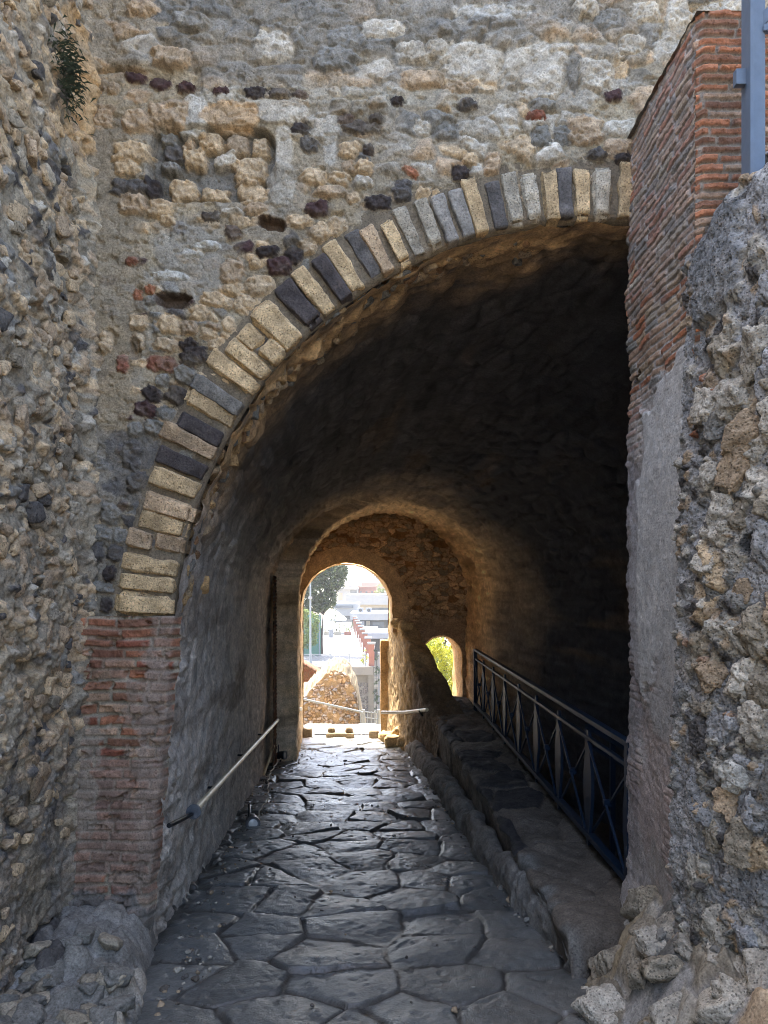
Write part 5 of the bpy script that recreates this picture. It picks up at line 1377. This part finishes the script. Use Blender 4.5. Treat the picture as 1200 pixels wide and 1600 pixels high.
iv = tag(empty('hanging_ivy', tuple(at(588, 1040, YT - .3))), 'green ivy trailing down the wall right of the nearest orange pillar', 'plant')
crown_mesh('leaves', LEAF_D, iv, [(at(588, 1032, YT), (.3, .3, .9)), (at(590, 1055, YT - .3), (.3, .2, 1.0)), (at(589, 1080, YT - .3), (.22, .2, 1.1)), (at(588, 1105, YT - .3), (.18, .2, .9))], 130, .07, 9)
mb = MB(); mb.tube([at(588, 1030, YT - .3), at(589, 1070, YT - .35), at(588, 1115, YT - .3)], .02, 5); mb.build('stem', M_POLE, iv)
wp = at(596, 1075, YT + .2)
mb = MB(); mb.box((wp.x + .9, YT + 1.2, -9.0), (2.4, .4, 7.0)); tag(mb.build('white_wall', M_WHITE), 'tall white wall behind the hanging ivy', 'wall')

# white gazebo tent
Yg = 100.0; gx = at(522, 0, Yg).x; hw = 1.55; ze = at(0, 967, Yg).z; zp = at(0, 951, Yg).z
tn = tag(empty('gazebo_tent', (gx, Yg, ZT)), 'white pyramid roofed gazebo tent on slim legs at the end of the terrace', 'tent')
mb = MB(); mb.add([(gx - hw, Yg - hw, ze), (gx + hw, Yg - hw, ze), (gx + hw, Yg + hw, ze), (gx - hw, Yg + hw, ze), (gx, Yg, zp)], [(0, 1, 4), (1, 2, 4), (2, 3, 4), (3, 0, 4)])
mb.build('roof', M_CANVAS, tn)
mb = MB()
for a_, b_ in (((-1, -1), (1, -1)), ((1, -1), (1, 1)), ((1, 1), (-1, 1)), ((-1, 1), (-1, -1))):
    mb.bar((gx + a_[0] * hw, Yg + a_[1] * hw, ze - .1), (gx + b_[0] * hw, Yg + b_[1] * hw, ze - .1), .04, .24)
mb.build('valance', M_CANVAS, tn)
for sx in (-1, 1):
    for sy in (-1, 1):
        mb = MB(); mb.bar((gx + sx * hw * .96, Yg + sy * hw * .96, ZT), (gx + sx * hw * .96, Yg + sy * hw * .96, ze), .07, .07, up=(0, 1, 0)); mb.build('leg', M_IRON, tn)
# bin, bench blocks and a potted tree in front of it
p = at(517, 992, 92); bn = tag(empty('litter_bin', (p.x, 92, ZT)), 'white litter bin standing below the gazebo tent', 'bin')
mb = MB(); mb.tube([(p.x, 92, ZT), (p.x, 92, ZT + .95)], [.24, .28], 14); mb.build('body', M_WHITE, bn, smoothed=True)
mb = MB(); mb.tube([(p.x, 92, ZT + .95), (p.x, 92, ZT + 1.02)], [.3, .24], 14); mb.build('lid', M_IRON, bn, smoothed=True)
Yp2 = 96
for k, (x0, x1, lab) in enumerate(((506, 516, 'low stone planter wall left of the white bin'), (522, 533, 'low stone planter wall right of the white bin'), (538, 549, 'low terracotta planter near the end of the pillar row'))):
    p = at((x0 + x1) / 2, 0, Yp2); w_ = (x1 - x0) / F * Yp2
    o = tag(empty('planter', (p.x, Yp2, ZT)), lab, 'planter', 'planters at the far end of the terrace')
    mb = MB(); mb.box((p.x, Yp2, ZT + .22), (w_, .6, .44)); mb.build('trough', M_CREAM if k < 2 else M_ORANGE, o, bevel=.03)
    crown_mesh('foliage', LEAF_D if k != 2 else LEAF_L, o, [((p.x, Yp2, ZT + .6), (w_ * .4, .25, .25))], 80, .07, 40 + k)
p = at(522, 990, 97); tree('young_tree', (p.x, 97, ZT), [[Vector((p.x, 97, ZT)), Vector((p.x, 97, ZT + 1.6))]], .06, [((p.x, 97, ZT + 2.2), (.5, .5, 1.1))], 200, .08, LEAF_D, 'young slim dark tree in front of the gazebo tent', 12)
p = at(549, 978, 106)
tree('shrub', (p.x, 106, ZT), [[Vector((p.x, 106, ZT)), Vector((p.x, 106, ZT + .5))]], .04, [((p.x - .6, 106, ZT + .6), (1.5, .6, .5))], 260, .08, LEAF_D, 'low dark hedge shrub at the far end of the terrace', 13, 'shrub')


# modern flat roofed buildings
def flat_building(label, x0, x1, y0, y1, ybase, Y, depth, wall_m, fascia_m, win=None, name='flat_roofed_building'):
    a_ = at(x0, y0, Y); b_ = at(x1, y1, Y); zb = at(0, ybase, Y).z
    o = tag(empty(name, ((a_.x + b_.x) / 2, Y, zb)), label, 'building')
    mb = MB(); mb.box(((a_.x + b_.x) / 2, Y + depth / 2, (a_.z + b_.z) / 2), (b_.x - a_.x, depth, a_.z - b_.z)); mb.build('roof', fascia_m, o, bevel=.04)
    mb = MB(); mb.box(((a_.x + b_.x) / 2, Y + depth / 2 + .4, (b_.z + zb) / 2 - .01), ((b_.x - a_.x) * .92, depth * .9, b_.z - zb)); mb.build('wall', wall_m, o)
    if win:
        for (wx0, wx1, wy0, wy1, m2) in win:
            p0, p1 = at(wx0, wy0, Y), at(wx1, wy1, Y); yw = Y + depth / 2 + .4 - depth * .45
            mb = MB(); mb.box(((p0.x + p1.x) / 2, yw - .02, (p0.z + p1.z) / 2), (p1.x - p0.x, .12, p0.z - p1.z)); wo = mb.build('window', m2, o)
    return o


flat_building('nearest white flat roofed pavilion with a deep shaded front behind the pillars', 547, 618, 958, 969, 992, 116, 12, M_DARKIN, M_WHITE,
              [(560, 569, 971, 988, M_GREYB), (572, 578, 971, 988, M_CREAM), (582, 600, 972, 988, M_GLASS)])
flat_building('low grey roofed wing with a dark shaded wall below the white pavilion', 566, 612, 989, 998, 1032, 80, 8, M_DARKIN, M_GREYB)
flat_building('white wing with a rounded band of windows left of the pavilion', 520, 560, 943, 962, 985, 130, 10, M_WHITE, M_WHITE,
              [(538, 548, 963, 968, M_GLASS), (524, 534, 964, 972, M_GLASS)])
mbw = MB(); p0, p1 = at(524, 946, 129.8), at(552, 950, 129.8); mbw.box(((p0.x + p1.x) / 2, 129.8, (p0.z + p1.z) / 2), (p1.x - p0.x, .3, p0.z - p1.z))
wgl = mbw.build('window', M_GLASS, bpy.data.objects['flat_roofed_building.002'])
flat_building('long white flat roofed block rising behind the pavilion', 541, 620, 929, 945, 975, 150, 14, M_CREAM, M_WHITE,
              [(556, 570, 949, 956, M_CREAM), (575, 607, 950, 955, M_GLASS)])
flat_building('grey blue block with a tall window left of the orange house', 527, 559, 918, 921, 955, 190, 14, M_GREYB, M_WHITE, [(528, 535, 926, 938, M_CREAM), (547, 557, 922, 931, M_GLASS)])
flat_building('orange rendered house with small windows below the far town', 559, 589, 916, 918, 950, 200, 12, M_ORANGE, M_ORANGE, [(562, 565, 924, 928, M_GLASS), (571, 574, 924, 928, M_GLASS), (580, 583, 924, 928, M_GLASS)])
for k, x in enumerate((563, 576)):
    p = at(x, 954, 118); o = tag(empty('air_conditioner', tuple(p)), ('left' if k == 0 else 'right') + ' small grey air conditioning unit on the pavilion roof', 'machine', 'units on the pavilion roof')
    mb = MB(); mb.box((p.x, p.y + .5, p.z + .05), (.9, .5, .7)); mb.build('casing', M_GREYB, o, bevel=.04)
    mb = MB(); mb.tube([(p.x, p.y + .24, p.z + .05), (p.x, p.y + .2, p.z + .05)], .25, 14); mb.build('fan', M_DARKIN, o)
p = at(596, 930, 170)
tree('round_tree', (p.x, 170, p.z - 4), [[Vector((p.x, 170, p.z - 4)), Vector((p.x, 170, p.z + 1))]], .2, [(at(597, 920, 170), (1.4, 1.2, 1.5)), (at(603, 926, 170), (1.2, 1.2, 1.6)), (at(592, 926, 170), (1.0, 1.0, 1.0)), (at(610, 922, 170), (1.4, 1.2, 1.6))], 520, .14, LEAF_L, 'light green tree beside the orange house', 21)

# hazy hillside town
ux = np.linspace(-700, 700, 90); vy = np.linspace(260, 1500, 60); U, V = np.meshgrid(ux, vy)
zh = -14 + 34 * smooth(300, 1300, V) + 10 * fbm(U / 220, V / 220, 4, 5) * smooth(330, 700, V)
m_h = mat_plain('hill_scrub', (150, 152, 128), .95, 0, .25, .02, .0)
hl = grid_mesh('hills', np.stack([U, V, zh], -1), np.ones(U.shape + (3,)) * .3, m_h); tag(hl, kind='structure')


def hz(x, y):
    i = np.argmin(np.abs(vy - y)); j = np.argmin(np.abs(ux - x)); return float(zh[i, j])


random.seed(21)
townm = [M_WHITE, M_CREAM, M_WHITE, M_GREYB, M_CREAM, M_ORANGE]
tints = ['white', 'cream', 'white', 'pale grey', 'cream', 'orange']
rows = [(548, 905, 420), (556, 911, 330), (563, 901, 520), (570, 908, 380), (577, 903, 470), (583, 911, 320), (590, 905, 430), (541, 911, 340), (597, 909, 360), (553, 897, 640), (567, 894, 700), (579, 896, 660), (534, 905, 480), (586, 898, 600), (560, 890, 850), (573, 889, 900)]
floors = ['upper', 'lower', 'far', 'near']
for k, (px, py, Y) in enumerate(rows):
    p = at(px, py, Y); g = hz(p.x, Y); w_ = random.uniform(9, 17) * Y / 420 * .8; h_ = max(p.z - g, 5.0); d_ = w_ * .8
    where = 'beside the dark tree' if px < 556 else ('above the orange house' if px < 576 else 'above the light green tree')
    size = 'tall' if h_ > 12 else 'low'
    hgt = 'at the hill foot' if Y < 400 else ('midway up the hill' if Y < 600 else 'high on the hill')
    o = tag(empty('town_house', (p.x, Y, g)), f'{size} {tints[k % 6]} far house {hgt} {where}', 'house', 'houses of the far hillside town')
    mb = MB(); mb.box((p.x, Y, g + h_ / 2 - 1), (w_, d_, h_ + 2)); mb.build('wall', townm[k % 6], o)
    mb = MB(); mb.box((p.x, Y, g + h_ + .3), (w_ * 1.04, d_ * 1.04, .6)); mb.build('roof', M_ROOFG, o)
    nf = max(1, int(h_ / 3.5)); nw = max(2, int(w_ / 3.5))
    for r in range(min(nf, 3)):
        for q in range(min(nw, 4)):
            mb = MB(); mb.box((p.x - w_ / 2 + (q + .5) * w_ / min(nw, 4), Y - d_ / 2 - .03, g + h_ - 2.2 - r * 3.3), (1.3, .12, 1.6)); mb.build('window', M_GLASS, o)

# yellow green bush seen through the small arch
YB = 24.0
tree('broom_bush', tuple(at(690, 1110, YB)), [[at(690, 1130, YB), at(688, 1060, YB)], [at(700, 1130, YB), at(706, 1070, YB)]], .05,
     [(at(685, 1035, YB), (.6, .5, .6)), (at(705, 1030, YB), (.6, .5, .6)), (at(690, 1065, YB), (.7, .5, .6)), (at(712, 1065, YB), (.6, .5, .7)), (at(670, 1050, YB), (.5, .5, .6)), (at(698, 1090, YB), (.6, .5, .5)), (at(720, 1035, YB), (.5, .5, .6)), (at(680, 1010, YB), (.4, .4, .3))],
     900, .045, LEAF_Y, 'bright yellow green bush seen through the small arch', 31, 'bush')
YB = 32.0
tree('green_tree', tuple(at(695, 1120, YB)), [[at(695, 1150, YB), at(695, 1000, YB)]], .15,
     [(at(690, 1010, YB), (1.0, .9, .8)), (at(710, 1000, YB), (1.0, .9, 1.0)), (at(680, 1040, YB), (1.0, .9, .9)), (at(715, 1040, YB), (1.0, .9, .9)), (at(700, 1080, YB), (1.2, .9, .9)), (at(665, 1020, YB), (.9, .9, 1.0))],
     600, .09, LEAF_L, 'mid green tree behind the yellow bush beyond the small arch', 33)

# ================================================================== light, sky, camera
w = bpy.data.worlds.new('World'); SC.world = w; w.use_nodes = True
nt = w.node_tree; bg = nt.nodes['Background']
SUN_EL = math.radians(62)
tx, ty = 0.48, -0.877                     # the sun's horizontal travel: from behind the gate, from the left
sky = nt.nodes.new('ShaderNodeTexSky'); sky.sky_type = 'NISHITA'; sky.sun_disc = False
sky.sun_elevation = SUN_EL; sky.sun_rotation = math.atan2(-tx, -ty)
sky.air_density = 0.9; sky.dust_density = 3.5; sky.ozone_density = 0.6; sky.altitude = 20
nt.links.new(sky.outputs[0], bg.inputs['Color']); bg.inputs['Strength'].default_value = 0.15
sl = bpy.data.lights.new('Sun', 'SUN'); sl.energy = 2.8; sl.angle = math.radians(0.5); sl.color = (1.0, 0.94, 0.84)
so = bpy.data.objects.new('Sun', sl); COL.objects.link(so)
d = Vector((tx * math.cos(SUN_EL), ty * math.cos(SUN_EL), -math.sin(SUN_EL)))
so.rotation_euler = d.to_track_quat('-Z', 'Y').to_euler(); so.location = (-20, 40, 60)

cam = bpy.data.cameras.new('Camera'); co = bpy.data.objects.new('Camera', cam); COL.objects.link(co)
co.location = (0, 0, 0); co.rotation_euler = (math.radians(90), 0, 0)
cam.sensor_width = 36; cam.sensor_fit = 'AUTO'; cam.lens = 27.0
cam.shift_y = (HY - 800) / 1600.0; cam.clip_start = 0.05; cam.clip_end = 8000
SC.camera = co

m_hz = bpy.data.materials.new('air'); m_hz.use_nodes = True; nh = m_hz.node_tree
nh.nodes.remove(nh.nodes['Principled BSDF']); pv = nh.nodes.new('ShaderNodeVolumePrincipled')
pv.inputs['Density'].default_value = 0.0006; pv.inputs['Color'].default_value = (0.96, 0.97, 1.0, 1); pv.inputs['Anisotropy'].default_value = 0.3
nh.links.new(pv.outputs[0], nh.nodes['Material Output'].inputs['Volume'])
mb = MB(); mb.box((0, 1800, 15), (6200, 4500, 66)); tag(mb.build('haze', m_hz), kind='stuff')

SC.view_settings.view_transform = 'Standard'; SC.view_settings.look = 'None'
SC.view_settings.exposure = 2.85; SC.view_settings.gamma = 1.0
try:
    SC.cycles.use_denoising = True
    SC.cycles.pixel_filter_type = 'BLACKMAN_HARRIS'; SC.cycles.filter_width = 1.0
    SC.cycles.max_bounces = 10; SC.cycles.diffuse_bounces = 6
except Exception as ex:
    print('cycles settings', ex)
